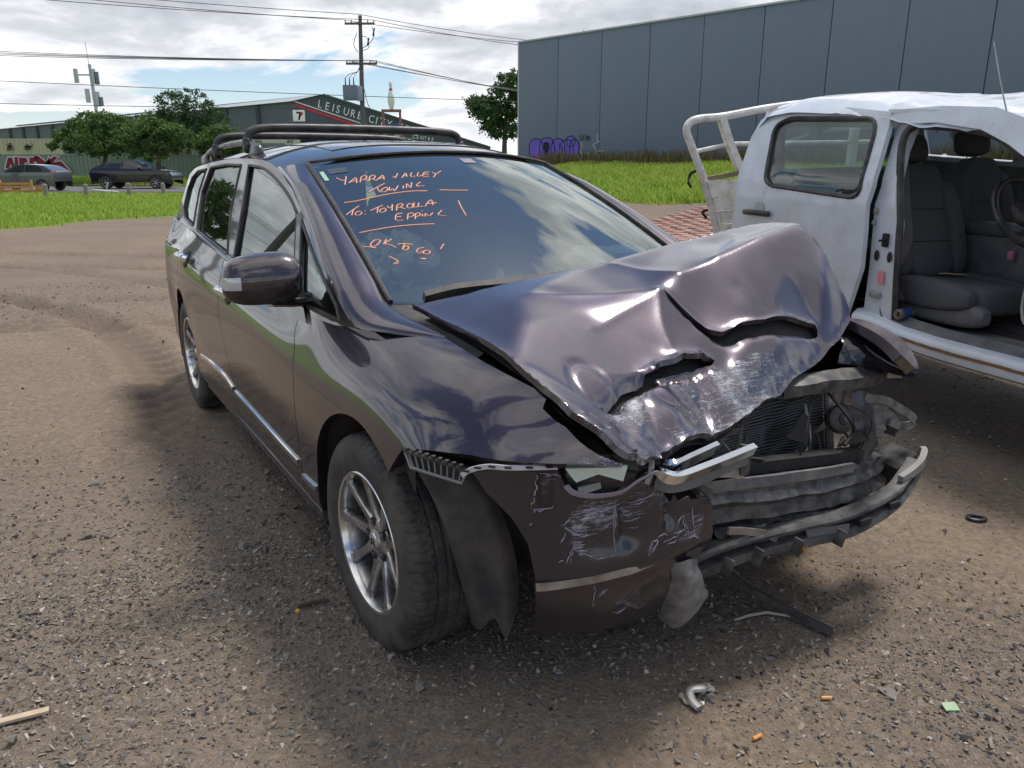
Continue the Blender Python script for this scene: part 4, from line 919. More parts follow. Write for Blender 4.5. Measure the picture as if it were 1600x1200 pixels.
ribbon('grille_backing',[(.72,-.385,.672),(.748,-.355,.664),(.742,-.25,.664),(.725,-.07,.672)],.036,.008,simple('grille_grey',(.12,.12,.125),.45,var=.3),parent=gt,nz=.004)
plate('grille_bracket',[(.70,-.07,.70),(.705,-.03,.69),(.69,-.02,.60),(.685,-.045,.60)],M_STEEL,.008,gt)
plate('torn_panel',[(.665,-.218,.628),(.665,-.065,.640),(.67,-.009,.582)],simple('tan_panel',(.27,.24,.21),.6,var=.3,vscale=20),.006)
plate('torn_flap',[(.725,-.275,.660),(.735,-.201,.615),(.735,-.203,.585),(.72,-.250,.628)],M_STEEL,.01)
# bumper beam: crushed box section
def sweep_rows(name,rows,mat,nz=.006,seed=2,n=48,sub=4,ang=40,**k):
    R_=[crspline(r,n) for r in rows]; R2=[]
    for i in range(len(R_)-1):
        for u in range(sub): R2.append(R_[i]*(1-u/sub)+R_[i+1]*u/sub)
    R2.append(R_[-1]); m=len(R2); V=np.array(R2).reshape(-1,3); d=np.stack([noise3(V,9,seed,3),noise3(V,9,seed+5,3)*.5,noise3(V,9,seed+9,3)*.7],1); V=V+d*nz; g=np.abs(noise3(V,24,seed+3,2))-.3; V=V+np.stack([g,g*.2,g*.6],1)*nz*.55
    F=[(i*n+j,i*n+j+1,(i+1)*n+j+1,(i+1)*n+j) for i in range(m-1) for j in range(n-1)]; return new(name,V,F,mat,CAR,ang=ang,**k)
bt=np.array([(.66,-.179,.569),(.66,-.131,.566),(.665,.094,.541),(.66,.362,.506),(.65,.504,.487),(.62,.651,.467),(.57,.80,.446)]); bm_=np.array([(.68,-.172,.533),(.68,-.124,.53),(.685,.09,.5),(.68,.357,.466),(.665,.523,.444),(.63,.686,.424),(.57,.83,.415)]); bb=np.array([(.67,-.132,.475),(.67,-.083,.468),(.675,.096,.443),(.67,.398,.399),(.655,.584,.375),(.62,.742,.367),(.57,.85,.372)])
ins=np.array([-.07,0,.0])
sweep_rows('bumper_beam',[bt+ins,bt+np.array([-.055,0,.012]),bt,bm_+np.array([-.018,0,.018]),bm_,bm_+np.array([-.02,0,-.02]),bb,bb+ins],M_STEEL,.017,2,110,5,24)
ribbon('beam_cap',[tuple(p+np.array([.004,0,.012])) for p in bt[:5]],.03,.012,simple('grey_foam',(.10,.10,.105),.7,var=.3,dirt=(.19,.175,.16),dscale=14),nz=.004)
M_APRON=simple('apron_dark',(.028,.028,.030),.55,.2,var=.5,vscale=16,dirt=(.12,.105,.09),dscale=22)
ap=np.array([(.655,-.10,.43),(.66,.06,.405),(.665,.15,.40),(.665,.33,.378),(.655,.515,.362),(.62,.65,.355)])
sweep_rows('lower_apron',[ap+np.array([-.05,0,.03]),ap+np.array([-.01,0,.012]),ap,ap+np.array([.004,0,-.022]),ap+np.array([-.02,0,-.03]),ap+np.array([-.08,0,-.035])],M_APRON,.022,5,80,4,25)
for i_,(yy,w_) in enumerate(((-.06,.05),(.02,.07),(.16,.05),(.30,.08),(.45,.06))):
    zz=float(np.interp(yy,ap[:,1],ap[:,2])); plate('torn_tab',[(.672,yy,zz+.012),(.676,yy+w_,zz+.006),(.668,yy+w_*.8,zz-.03),(.674,yy+w_*.3,zz-.018)],(M_RAW if i_%2 else M_STEEL),.003)
ribbon('torn_tube',[(.70,-.10,.455),(.705,.0,.43),(.70,.07,.40),(.69,.12,.37)],.02,.008,M_RAW,nz=.006)
# loose wiring, hoses and clips in the opened front
M_WIR=simple('loom_black',(.014,.014,.015),.6)
for k in range(11):
    y0=rng.uniform(-.1,.72); a=np.array([.50+rng.uniform(0,.05),y0,rng.uniform(.60,.74)]); b=a+np.array([rng.uniform(.02,.10),rng.uniform(-.18,.18),rng.uniform(-.26,-.10)]); c=(a+b)/2+np.array([rng.uniform(.02,.06),rng.uniform(-.05,.05),rng.uniform(-.05,.05)])
    new('loose_wire',*tube(crspline([a,c,b,b+np.array([.01,rng.uniform(-.06,.06),-.03])],22),rng.uniform(.002,.006),6),M_WIR if k%4 else M_RAW,CAR)
for k in range(9):
    y0=rng.uniform(-.12,.75); p=np.array([.585+rng.uniform(-.03,.05),y0,np.interp(y0,[-.1,.8],[.60,.50])+rng.uniform(-.02,.10)]); q=rng.normal(size=(4,3))*np.array([.012,.028,.028]); plate('broken_clip',[p+q[0]+np.array([0,-.02,.02]),p+q[1]+np.array([0,.02,.02]),p+q[2]+np.array([0,.02,-.02]),p+q[3]+np.array([0,-.02,-.02])],(M_BLACK,M_STEEL,M_DARK)[k%3],.006)
# crumpled corner of the left guard, folded outward
sweep_rows('guard_corner',[np.array([(.36,.745,.905),(.45,.775,.908),(.56,.80,.868),(.615,.80,.83),(.668,.775,.786)]),np.array([(.40,.72,.885),(.48,.745,.875),(.565,.765,.838),(.62,.77,.806),(.668,.772,.780)]),np.array([(.43,.695,.845),(.50,.71,.835),(.57,.725,.80),(.62,.745,.778),(.664,.765,.770)]),np.array([(.43,.70,.80),(.50,.71,.79),(.56,.73,.765),(.60,.75,.752),(.65,.765,.755)])],M_PAINT,.006,41,40,6,60)
# lower lip of the bumper with ribs
lt=[(.66,-.235,.355),(.69,-.145,.399),(.71,-.019,.41),(.73,.172,.406),(.74,.395,.394),(.73,.634,.403),(.71,.746,.433),(.68,.845,.454)]; lb=[(.66,-.142,.304),(.68,-.078,.324),(.70,.027,.339),(.72,.195,.336),(.74,.408,.322),(.74,.613,.352),(.72,.74,.393),(.69,.828,.424)]
lip=empty('lower_lip',(0,0,0),parent=CAR)
M_LIP=simple('lip_plastic',(.030,.031,.034),.55,var=.3,dirt=(.11,.105,.10),dscale=12,bump=.1,bscale=90)
n=60; A=crspline(lt,n); B=crspline(lb,n); V=[];F=[]
prof=[(-.05,.02,.004),(-.008,-.03,.004),(0,.02,0),(.0,.16,0),(-.03,.22,0),(-.032,.60,0),(-.004,.66,0),(.004,1,0),(-.004,1.08,0),(-.06,1.05,0)]
for i in range(n):
    for dx,u,dz in prof: p=A[i]*(1-u)+B[i]*u; V.append(p+np.array([dx,0,dz]))
m=len(prof); F=[(i*m+k,i*m+k+1,(i+1)*m+k+1,(i+1)*m+k) for i in range(n-1) for k in range(m-1)]
new('lip_shell',V,F,M_LIP,lip,ang=45)
for i in (10,17,24,31): p=A[i]*.5+B[i]*.5; new('lip_rib',*xf(box((0,0,0),(.030,.004,.055),.001),tuple(p+np.array([.018,0,-.015])),(0,.2,.25)),M_LIP,lip)
for i in (36,42): p=A[i]*.45+B[i]*.55; new('lip_slot',*xf(box((0,0,0),(.012,.05,.022),.002),tuple(p+np.array([.002,0,0])),(0,0,-.05)),M_DARK,lip)
plate('lip_corner',[(.715,.22,.385),(.735,.40,.365),(.738,.395,.33),(.725,.235,.325)],simple('lip_grey',(.12,.125,.14),.5,var=.2),.006,lip)
ribbon('lip_end',[(.70,.70,.43),(.695,.80,.455),(.675,.86,.475),(.655,.875,.485)],.03,.02,simple('lip_dusty',(.26,.25,.24),.7,var=.3),parent=lip,nz=.004)
new('air_duct',*join(xf(box((0,0,0),(.10,.13,.10),.008),(.57,.86,.40),(.25,.2,.1))),M_DARK,CAR)
# condenser with fins
rd=empty('radiator',(0,0,0),parent=CAR)
RQ=np.array([(.50,.03,.70),(.50,.52,.715),(.50,.59,.41),(.50,.03,.44)])
plate('core',RQ,M_DARK,.03,rd)
M_FIN=simple('radiator_fin',(.10,.10,.105),.45,.5,var=.4,vscale=60)
V=[];F=[]
nf=30
for i in range(nf):
    t=(i+.5)/nf; a=RQ[0]*(1-t)+RQ[3]*t; b=RQ[1]*(1-t)+RQ[2]*t; k=24
    for j in range(k):
        u=j/(k-1); p=a*(1-u)+b*u; w=.006*noise3(np.array([[u*7,t*5,.3]]),1,4,2)[0]*(1+1.5*math.sin(u*3.1)); V+= [p+np.array([.004,0,w]),p+np.array([.012,0,w-.0016]),p+np.array([.004,0,w-.0045])]
    for j in range(k-1):
        q=(i*k+j)*3
        for c in range(2): F.append((q+c,q+c+1,q+3+c+1,q+3+c))
new('fins',V,F,M_FIN,rd,ang=180,kind='stuff')
new('side_tank',*tube([(.512,.535,.71),(.512,.60,.42)],.014,8),M_RAW,rd)
hp=crspline([(.56,.06,.485),(.565,.2,.492),(.565,.35,.472),(.56,.45,.465),(.56,.52,.462),(.555,.60,.43)],50); new('coolant_hose',*tube(hp,.019+.003*np.sin(np.arange(50)*2.1),10),M_BLACK,CAR)
new('lower_rail',*tube([(.60,-.15,.60),(.61,.1,.575),(.605,.4,.535),(.59,.62,.50)],.018,8,sec=[(-1,-1.2),(1,-1.2),(1,1.2),(-1,1.2)]),M_DARK,CAR)
# horn, loose metal, brackets on the left
hn=empty('horn',(.55,.561,.618),parent=CAR); hn.rotation_euler=(0,R(-20),R(-20))
new('horn_disc',*lathe([(0,.030),(.018,.030),(.020,.024),(.036,.022),(.045,.014),(.048,.0),(.044,-.012),(0,-.014)],32,'x'),M_BLACK,hn); new('horn_centre',*lathe([(0,.036),(.010,.036),(.013,.030)],16,'x'),M_STEEL,hn)
ribbon('horn_stay',[(.54,.57,.65),(.535,.59,.69),(.53,.60,.72)],.014,.003,M_STEEL,up=(0,1,0))
sweep_rows('crumpled_metal',[np.array([(.56,.60,.70),(.565,.64,.70),(.56,.69,.69)]),np.array([(.57,.59,.63),(.585,.65,.63),(.575,.71,.60)]),np.array([(.57,.60,.55),(.60,.66,.54),(.58,.735,.52)]),np.array([(.575,.63,.47),(.59,.67,.46),(.58,.71,.46)]),np.array([(.58,.655,.40),(.585,.67,.39),(.58,.69,.40)])],simple('crumpled_steel',(.075,.075,.085),.42,.4,var=.4,vscale=10,dirt=(.16,.14,.12)),.022,8,24,6)
sweep_rows('upper_crossmember',[np.array([(.50,.25,.79),(.52,.42,.79),(.52,.58,.78),(.51,.75,.765),(.47,.84,.78)]),np.array([(.55,.27,.77),(.57,.42,.772),(.57,.582,.755),(.555,.751,.745),(.52,.84,.765)]),np.array([(.55,.28,.735),(.565,.42,.735),(.565,.582,.715),(.55,.751,.705),(.52,.835,.72)]),np.array([(.50,.28,.72),(.51,.42,.72),(.51,.58,.70),(.50,.75,.69),(.48,.83,.70)])],M_STEEL,.014,11,40,5)
bl=crspline([(.56,.662,.677),(.57,.774,.652),(.58,.859,.606),(.59,.918,.566),(.585,.912,.545),(.58,.86,.548),(.575,.80,.575)],40); lb_=empty('lamp_bracket',(0,0,0),parent=CAR)
M_BRK=simple('bracket_dusty',(.20,.19,.175),.6,var=.4,vscale=25,dirt=(.05,.05,.05),dscale=20)
ribbon('bracket_frame',bl,.028,.006,M_BRK,parent=lb_,up=(0,.3,1),nz=.005)
sweep_rows('bracket_web',[np.array([(.555,.69,.655),(.56,.78,.628),(.57,.87,.575)]),np.array([(.55,.70,.61),(.565,.79,.575),(.575,.87,.545)]),np.array([(.56,.74,.565),(.57,.81,.535),(.58,.85,.52)])],M_BRK,.016,14,20,5)
plate('bracket_tab',[(.575,.80,.565),(.58,.874,.545),(.575,.845,.512),(.57,.80,.53)],M_DARK,.01,lb_)
for i,(a,b) in enumerate((((.545,.60,.55),(.55,.56,.49)),((.55,.55,.47),(.555,.50,.44)))): new('loose_rod',*tube([a,b],.006,6),M_RAW,CAR)
# inner black plastic beside the left fender
sweep_rows('wing_liner',[np.array([(.40,.70,.88),(.47,.74,.87),(.52,.79,.83)]),np.array([(.46,.66,.83),(.52,.70,.82),(.57,.77,.79)]),np.array([(.48,.62,.78),(.54,.70,.77),(.59,.78,.755)])],M_GLOSSB,.014,21,20,5)
plate('side_plate',[(.585,.74,.80),(.60,.80,.785),(.59,.81,.73),(.575,.75,.735)],M_RAW,.006)
# torn lower corner of the bumper
tp=[(.70,-.291,.406),(.705,-.25,.41),(.715,-.189,.343),(.705,-.153,.278)]
sweep_rows('torn_corner',[np.array([(.70,-.30,.42),(.72,-.27,.425),(.715,-.22,.41)]),np.array([(.70,-.295,.36),(.725,-.25,.35),(.715,-.185,.335)]),np.array([(.68,-.29,.29),(.71,-.24,.27),(.705,-.155,.275)]),np.array([(.65,-.28,.23),(.68,-.235,.20),(.69,-.19,.228)]),np.array([(.63,-.26,.20),(.655,-.225,.172),(.67,-.205,.185)])],simple('torn_plastic',(.09,.085,.095),.45,var=.5,vscale=9,dirt=(.26,.25,.24),dscale=9),.020,31,24,6)
# ------------------------------------------------------------------ wipers
def on_wind(s,t,off=.012): return wind(np.array([s]),np.array([t]))[0]+np.array([.3*off,0,off])
wp=[tuple(on_wind(s,t,.022)) for s,t in ((-.86,1.0),(-.70,.965),(-.45,.945),(-.2,.93),(.05,.93))]
ws=empty('wiper',(0,0,0),parent=CAR)
ribbon('wiper_arm',wp,.034,.02,M_BLACK,parent=ws,taper=([0,.2,.8,1],[1.2,1.2,.7,.5]),up=(.7,0,.7)); ribbon('wiper_blade',[tuple(on_wind(s,t,.012)) for s,t in ((-.78,.955),(-.4,.918),(.1,.905),(.35,.91))],.02,.012,M_BLACK,parent=ws,up=(.7,0,.7))
# ------------------------------------------------------------------ writing on the windscreen
M_CHALK=simple('orange_paint_pen',(.80,.38,.26),.8,var=.1)
STROKES="-882,175;-867,199;-844,209|-824,172;-844,209;-865,246|-838,235;-806,212;-777,198;-795,244|-831,227;-786,223|-774,241;-744,194|-749,198;-716,184;-716,204;-741,220;-758,222|-739,220;-720,238|-720,238;-692,198|-695,200;-666,191;-666,208;-690,224;-706,224|-690,224;-678,241|-678,241;-642,217;-614,201;-630,241|-666,231;-616,221|-560,219;-558,235;-518,195|-520,240;-471,201;-484,234|-505,227;-472,221|-430,200;-459,232;-430,234|-387,202;-417,235;-380,231|-316,206;-353,208;-384,240;-347,242|-368,224;-336,223|-296,208;-284,224;-232,200|-284,224;-326,255|-768,329;-711,301;-646,273|-706,297;-709,337|-653,306;-682,315;-699,334;-681,339;-656,323;-653,306|-636,308;-654,335;-626,323;-627,340;-582,302|-553,306;-569,329|-547,326;-522,292;-523,327;-489,286|-435,288;-477,311;-459,317;-433,321|-473,324;-478,313|-931,388;-876,386;-822,380;-697,363;-609,356;-523,355;-445,362|-367,361;-288,370;-197,376|-960,478;-915,449;-868,424|-908,446;-934,484|-886,461;-906,470;-915,484;-898,488;-876,474;-886,461|-856,462;-856,465|-866,485;-866,488|-828,466;-791,452;-747,437|-781,450;-803,485|-749,458;-776,466;-786,481;-772,485;-749,473;-749,458|-726,446;-726,461;-697,446|-696,438;-722,481|-699,483;-674,445|-679,448;-646,437;-644,448;-666,461;-684,463|-666,461;-648,478|-602,442;-625,455;-628,473;-602,469;-591,447;-602,442|-575,441;-596,469;-570,468|-550,444;-570,468;-542,468|-534,472;-495,442;-469,431;-484,466|-516,455;-454,453|-678,504;-713,508;-736,544;-700,548|-722,525;-695,524|-678,547;-653,511|-658,514;-631,506;-624,518;-645,530;-665,531|-637,548;-614,514|-617,516;-593,510;-592,521;-610,531;-626,534|-581,522;-590,535|-566,498;-567,501|-576,537;-562,517;-553,535;-520,517|-461,505;-500,530;-488,538;-461,542|-949,604;-872,594;-774,585;-666,583;-559,587|-319,449;-338,497;-352,549|-897,655;-924,672;-933,690;-914,692;-885,672;-875,657;-897,655|-872,686;-845,657|-819,659;-861,678;-841,692;-823,709|-972,692;-944,694;-915,704|-809,692;-779,688;-739,697|-772,688;-801,719|-769,701;-792,711;-797,726;-775,721;-765,707;-769,701|-696,718;-726,722;-744,741;-720,746;-708,738;-726,735|-690,733;-714,740;-716,752;-690,751;-679,737;-690,733|-589,705;-624,731|-678,763;-677,765|-880,755;-854,783;-884,796;-856,794|-747,775;-721,777;-737,779"
def letter_mesh():
    out=[]
    for sk in STROKES.split('|'):
        q=np.array([[float(v)/1000 for v in a.split(',')] for a in sk.split(';')])
        if len(q)==1: continue
        n=max(4,int(np.sum(np.linalg.norm(np.diff(q,axis=0),axis=1))/.012)+3); c=crspline(q,n) if len(q)>2 else q[0]+(q[1]-q[0])*np.linspace(0,1,n)[:,None]
        P=wind(c[:,0],c[:,1])+np.array([.0002,0,-.0036]); out.append(tube(P,.0024,5))
    return out
wr=empty('windscreen_writing',(0,0,0),parent=CAR)
groups=[0,19,32,99]; L=letter_mesh()
for i,m in enumerate(L): new('pen_stroke',*m,M_CHALK,wr)
def wpatch(name,s0,s1,t0,t1,mat,off=-.008):
    S,T_=np.meshgrid(np.linspace(s0,s1,6),np.linspace(t0,t1,4)); return new(name,wind(S.ravel(),T_.ravel())+np.array([off*.3,0,off]),[(i*6+k,i*6+k+1,(i+1)*6+k+1,(i+1)*6+k) for i in range(3) for k in range(5)],mat,CAR)
wpatch('registration_sticker',-.905,-.79,.085,.135,simple('sticker_dark',(.03,.05,.07),.5),-.002)
wpatch('glass_sticker',-.955,-.93,.10,.19,simple('sticker_green',(.35,.5,.38),.5),-.002)
wpatch('mirror_patch',.02,.12,.07,.12,simple('sticker_grey',(.25,.22,.24),.5),-.002)
# ------------------------------------------------------------------ cabin
dash=[]
S,T_=np.meshgrid(np.linspace(-.93,.93,25),np.linspace(0,1,10))
dv=[]
for s,t in zip(S.ravel(),T_.ravel()):
    a=wind(np.array([s]),np.array([.99]))[0]+np.array([-.03,0,-.035]); b=np.array([-.74,s*-.0+ -(-s)*.70,.935+.035*math.exp(-((s+.52)/.2)**2)]); p=a*(1-t)+b*t; p[2]+=.02*math.sin(math.pi*t); dv.append(p)
for s in np.linspace(-.93,.93,25): dv.append(np.array([-.78,s*.70,.72]))
new('dashboard',dv,[(i*25+k,i*25+k+1,(i+1)*25+k+1,(i+1)*25+k) for i in range(10) for k in range(24)],M_CABIN,CAR,ang=60)
def crumple(c,r,seed,amp,e=2.2,n=40,m=24,sq=1.):
    V,F=superell((0,0,0),r,e,n,m); V=np.array(V); d=V/(np.linalg.norm(V,axis=1)[:,None]+1e-9); nn=1+amp*noise3(V/max(r),2.2,seed,3)-amp*1.6*np.abs(noise3(V/max(r),3.0,seed+3,2)); V=V*nn[:,None]+np.array(c); return V,F
swc=np.array([-.86,-.37,.96]); sw=empty('steering_wheel',tuple(swc),parent=CAR); sw.rotation_euler=(0,R(62),0)
a=np.linspace(0,2*math.pi,41); new('wheel_ring',*tube([(.185*math.cos(t),.185*math.sin(t),0) for t in a],.016,8,False),M_BLACK,sw); new('wheel_hub',*superell((0,0,-.02),(.07,.075,.03),3,20,12),M_BLACK,sw)
new('driver_airbag',*crumple((-.68,-.45,1.075),(.11,.17,.105),4,.6),M_BAG,CAR,ang=60)
new('driver_airbag',*crumple((-.66,-.545,1.03),(.09,.10,.10),9,.5),M_BAG,CAR,ang=60)
new('passenger_airbag',*crumple((-.50,.40,1.05),(.14,.20,.05),14,.4),M_BAG,CAR,ang=60)
new('curtain_airbag',*crumple((-.66,-.665,1.0),(.10,.03,.16),22,.35),M_BAG,CAR,ang=60)
def seat(x,y,mat,parent,back=.62,wid=.50,h=.40,nm='seat',rec=14):
    s=empty(nm,(x,y,0),parent=parent); w=wid/2
    new('cushion',*superell((.07,0,h-.005),(.27,w*.70,.085),5,32,16),mat,s)
    for k in (-1,1): new('cushion_bolster',*superell((.04,k*w*.80,h+.012),(.27,w*.22,.085),3.6,24,14,lambda p:[p[0],p[1],p[2]*(1-.25*max(p[0],0)/.27)]),mat,s)
    def tl(v): return xf(v,(-.22,0,h+.05),(0,R(-rec),0))
    new('backrest',*tl(superell((.0,0,back/2),(.075,w*.66,back/2),5,32,22,lambda p:[p[0]+.03*(p[2]/back)**2,p[1]*(1-.18*max(p[2]/back,0)),p[2]])),mat,s)
    for k in (-1,1): new('back_bolster',*tl(superell((.015,k*w*.76,back*.44),(.085,w*.24,back*.42),3.2,24,18,lambda p,k=k:[p[0],p[1]-k*.13*w*max(p[2]/back,0)*2,p[2]])),mat,s)
    for z in (.30,.58): new('seam',*tl(tube([(.078+.03*(z-.5)**2,-w*.60,back*z),(.081,0,back*z),(.078,w*.60,back*z)],.0018,6)),M_DARK,s)
    hx,hz=-.24-math.sin(R(rec))*(back+.1),h+.08+math.cos(R(rec))*(back+.07)
    new('headrest',*xf(superell((0,0,0),(.05,.13,.085),3.4,22,14),(hx,0,hz),(0,R(-rec),0)),mat,s)
    for k in (-1,1): new('headrest_post',*tube([(-.24-math.sin(R(rec))*(back-.04),k*.05,h+.06+math.cos(R(rec))*(back-.04)),(-.24-math.sin(R(rec))*(back+.09),k*.05,h+.06+math.cos(R(rec))*(back+.07))],.006,6),M_CHROME,s)
    return s
for y in (-.37,.37): seat(-1.35,y,M_SEATG,CAR)
for y in (-.37,.37): seat(-2.25,y,M_SEATG,CAR)
new('cabin_floor',*box((-1.9,0,.36),(3.2,1.45,.05)),M_DARK,CAR)
new('headliner',[(x,y,roof_z(x,y)-.05) for x in np.linspace(-3.4,-1.35,12) for y in np.linspace(-.56,.56,9)],[(i*9+k,i*9+k+1,(i+1)*9+k+1,(i+1)*9+k) for i in range(11) for k in range(8)],M_CABIN,CAR)
# ------------------------------------------------------------------ wrecked white utility
UTE=empty('wrecked_utility',(2.12,4.0,0),math.atan2(-.96027,.27908),'white dual cab utility wreck, driver door missing, roof crushed','utility vehicle')
def m_white():
    q=N('white_paint'); v=q.co(); d=q.ramp(q.noise(5,9,.72,v),[(.46,0.),(.74,.75)]); r=q.ramp(q.noise(9,9,.75,q.map(v,(1,1,.5))),[(.66,0.),(.74,.8)])
    q.P(Base_Color=q.mix(r,q.mix(d,(.60,.64,.70),(.45,.44,.42)),(.33,.22,.14)),Roughness=.32,Coat_Weight=.5,Coat_Roughness=.06); return q.m
M_WHITE=m_white(); M_GREY=simple('grey_cloth',(.085,.09,.096),.95,var=.2,vscale=40,bump=.15,bscale=300); M_GTRIM=simple('grey_trim_plastic',(.11,.115,.125),.6,var=.2,dirt=(.2,.19,.18),dscale=7); M_WG=m_glass('utility_glass',(.55,.68,.66),1.75,.10)
def uy(z): return np.interp(z,[.4,.6,1.2,1.32,1.7,1.85],[.035,.012,0,.012,.15,.22])
def upanel(name,poly,mat,off=0.,step=.04,holes=(),fl=.03,nz=.0,seed=1,parent=UTE,mirror=False,out=-1):
    P,T=cdt(resamp(poly,.04),step,holes,.03); y=uy(P[:,1])+off
    if nz: y=y+nz*noise3(p3(P[:,0],P[:,1]),4,seed,3)
    if mirror: y=1.72-y
    return new(name,*sheet(np.stack([P[:,0],y,P[:,1]],1),T,fl,(0,out*(-1 if mirror else 1),0)),mat,parent,ang=50)
def rnd(poly,r,n=5):
    A=np.asarray(poly,float); out=[]
    for i in range(len(A)):
        a,b,c=A[i-1],A[i],A[(i+1)%len(A)]; u=(a-b)/np.linalg.norm(a-b); w=(c-b)/np.linalg.norm(c-b); k=min(r,.45*np.linalg.norm(a-b),.45*np.linalg.norm(c-b))
        for t in np.linspace(0,1,n): out.append(tuple((1-t)**2*(b+u*k)+2*t*(1-t)*b+t*t*(b+w*k)))
    return out
RD=[(-1.82,.50),(-1.82,.998),(-1.80,1.137),(-1.815,1.396),(-1.84,1.60),(-1.80,1.72),(-1.70,1.785),(-1.5,1.80),(-1.1,1.77),(-.80,1.735),(-.53,1.70),(-.50,1.62),(-.44,1.304),(-.462,1.198),(-.452,.84),(-.508,.644),(-.55,.50)]
WN=rnd([(-1.46,1.285),(-1.60,1.672),(-1.46,1.715),(-.605,1.668),(-.515,1.23)],.09)
def dent(V): return V
upanel('rear_door',RD,M_WHITE,0,.025,[WN],.03,.011,3)
upanel('door_window',inset(resamp(WN,.04),-.01),M_WG,.012,.08,(),0)
pp=np.array([(x,uy(z)+.0,z) for x,z in resamp(WN,.03)]); new('window_seal',*tube(np.concatenate([pp,pp[:1]]),.014,6,False),M_BLACK,UTE)
h=empty('door_handle',(0,0,0),parent=UTE)
new('handle_bar',*tube(crspline([(-1.62,-.01,1.095),(-1.60,-.04,1.098),(-1.5,-.045,1.10),(-1.38,-.035,1.097),(-1.355,-.008,1.095)],18),.019,8),M_BLACK,h); new('handle_cup',[( -1.49+.06*math.cos(a),-.004,1.125+.045*math.sin(a)) for a in np.linspace(0,6.28,20)[:-1]],[tuple(range(19))],simple('cup_grey',(.45,.46,.46),.5),h,smooth=False)
# B pillar, door opening frame, sill
upanel('b_pillar',[(-.47,.52),(-.46,.84),(-.47,1.2),(-.45,1.30),(-.52,1.66),(-.40,1.66),(-.395,1.50),(-.285,1.10),(-.27,.80),(-.25,.56),(-.20,.52)],M_WHITE,.07,.04,(),.05)
new('pillar_seal',*tube(crspline([(-.25,.11,.57),(-.268,.10,.80),(-.285,.09,1.10),(-.39,.13,1.50),(-.365,.17,1.615),(-.19,.18,1.612),(.114,.19,1.56),(.312,.16,1.48),(.45,.14,1.41),(.75,.10,1.22)],60),.020,8),M_BLACK,UTE)
for x,z,w,hh,m in ((-.375,.70,.07,.035,M_RAW),(-.44,1.165,.02,.03,M_RAW),(-.445,1.10,.02,.025,M_RAW)): new('hinge',*box((x,uy(z)+.055,z),(w,.02,hh),.004),m,UTE)
new('door_striker',*join(box((-.345,.062,1.01),(.04,.02,.075),.006),box((-.335,.035,1.01),(.012,.05,.012),.003)),M_DARK,UTE)
for x,z in ((-.305,.92),(-.405,.92)): new('pillar_hole',*superell((x,.068,z),(.018,.006,.03),2,14,8),M_DARK,UTE)
new('pillar_label',*box((-.35,.066,.80),(.045,.003,.075)),simple('red_label',(.75,.25,.28),.6,var=.3,vscale=60),UTE)
rail=[(-.52,1.66),(-.36,1.63),(-.19,1.628),(.114,1.58),(.312,1.50),(.45,1.43),(.80,1.20),(.90,1.24),(.55,1.52),(.40,1.60),(.15,1.68),(-.2,1.71),(-.53,1.71)]
upanel('cant_rail',rail,M_WHITE,.02,.04,(),.05,.012,6)
sx=np.linspace(-.50,1.25,40); prof=[(.16,.575),(.07,.57),(.045,.555),(.03,.535),(.028,.50),(.035,.47),(.06,.455),(.12,.45)]
zof=lambda x:np.interp(x,[-.5,-.29,-.137,.092,.373,1.3],[.03,.01,-.01,-.02,-.02,-.01])
new('door_sill',[(x,y,z+zof(x)) for x in sx for y,z in prof],[(i*8+k,i*8+k+1,(i+1)*8+k+1,(i+1)*8+k) for i in range(39) for k in range(7)],M_WHITE,UTE,ang=40)
ribbon('sill_rust',[(x,.026,.517+zof(x)) for x in np.linspace(-.2,1.0,20)],.016,.003,simple('rust_streak',(.22,.12,.06),.9,var=.5,vscale=30),parent=UTE,nz=.003)
ribbon('scuff_plate',[(x,.12,.578+zof(x)) for x in np.linspace(-.28,.80,20)],.10,.012,M_GTRIM,up=(0,1,.35),parent=UTE)
# crushed roof
xs=np.linspace(-1.80,.75,50); ys=np.linspace(0,1,25); ys[0]=-.02; V=[]
for x in xs:
    ze=np.interp(x,[-1.8,-1.69,-1.443,-1.108,-.8,-.526,0,.3,.75],[1.72,1.80,1.812,1.795,1.76,1.715,1.66,1.60,1.40]); 
    for t in ys: V.append((x,.165+1.40*t,ze-.012+(.085*math.sin(math.pi*t)**.5*np.interp(x,[-1.8,-1.5,-.4,.3,.75],[.4,1,1.15,1.3,.8]) if t>0 else -.05)))
V=np.array(V); w=sm((V[:,0]+1.5)/1.2); V[:,2]+=w*(.035*noise3(V,3.2,5,3)-.05*np.abs(noise3(V,4.2,9,2))+.022*np.abs(noise3(V*np.array([1,2.5,1]),5.5,13,2)))
new('roof',V,[(i*25+k,i*25+k+1,(i+1)*25+k+1,(i+1)*25+k)[::-1] for i in range(49) for k in range(24)],M_WHITE,UTE,ang=50)
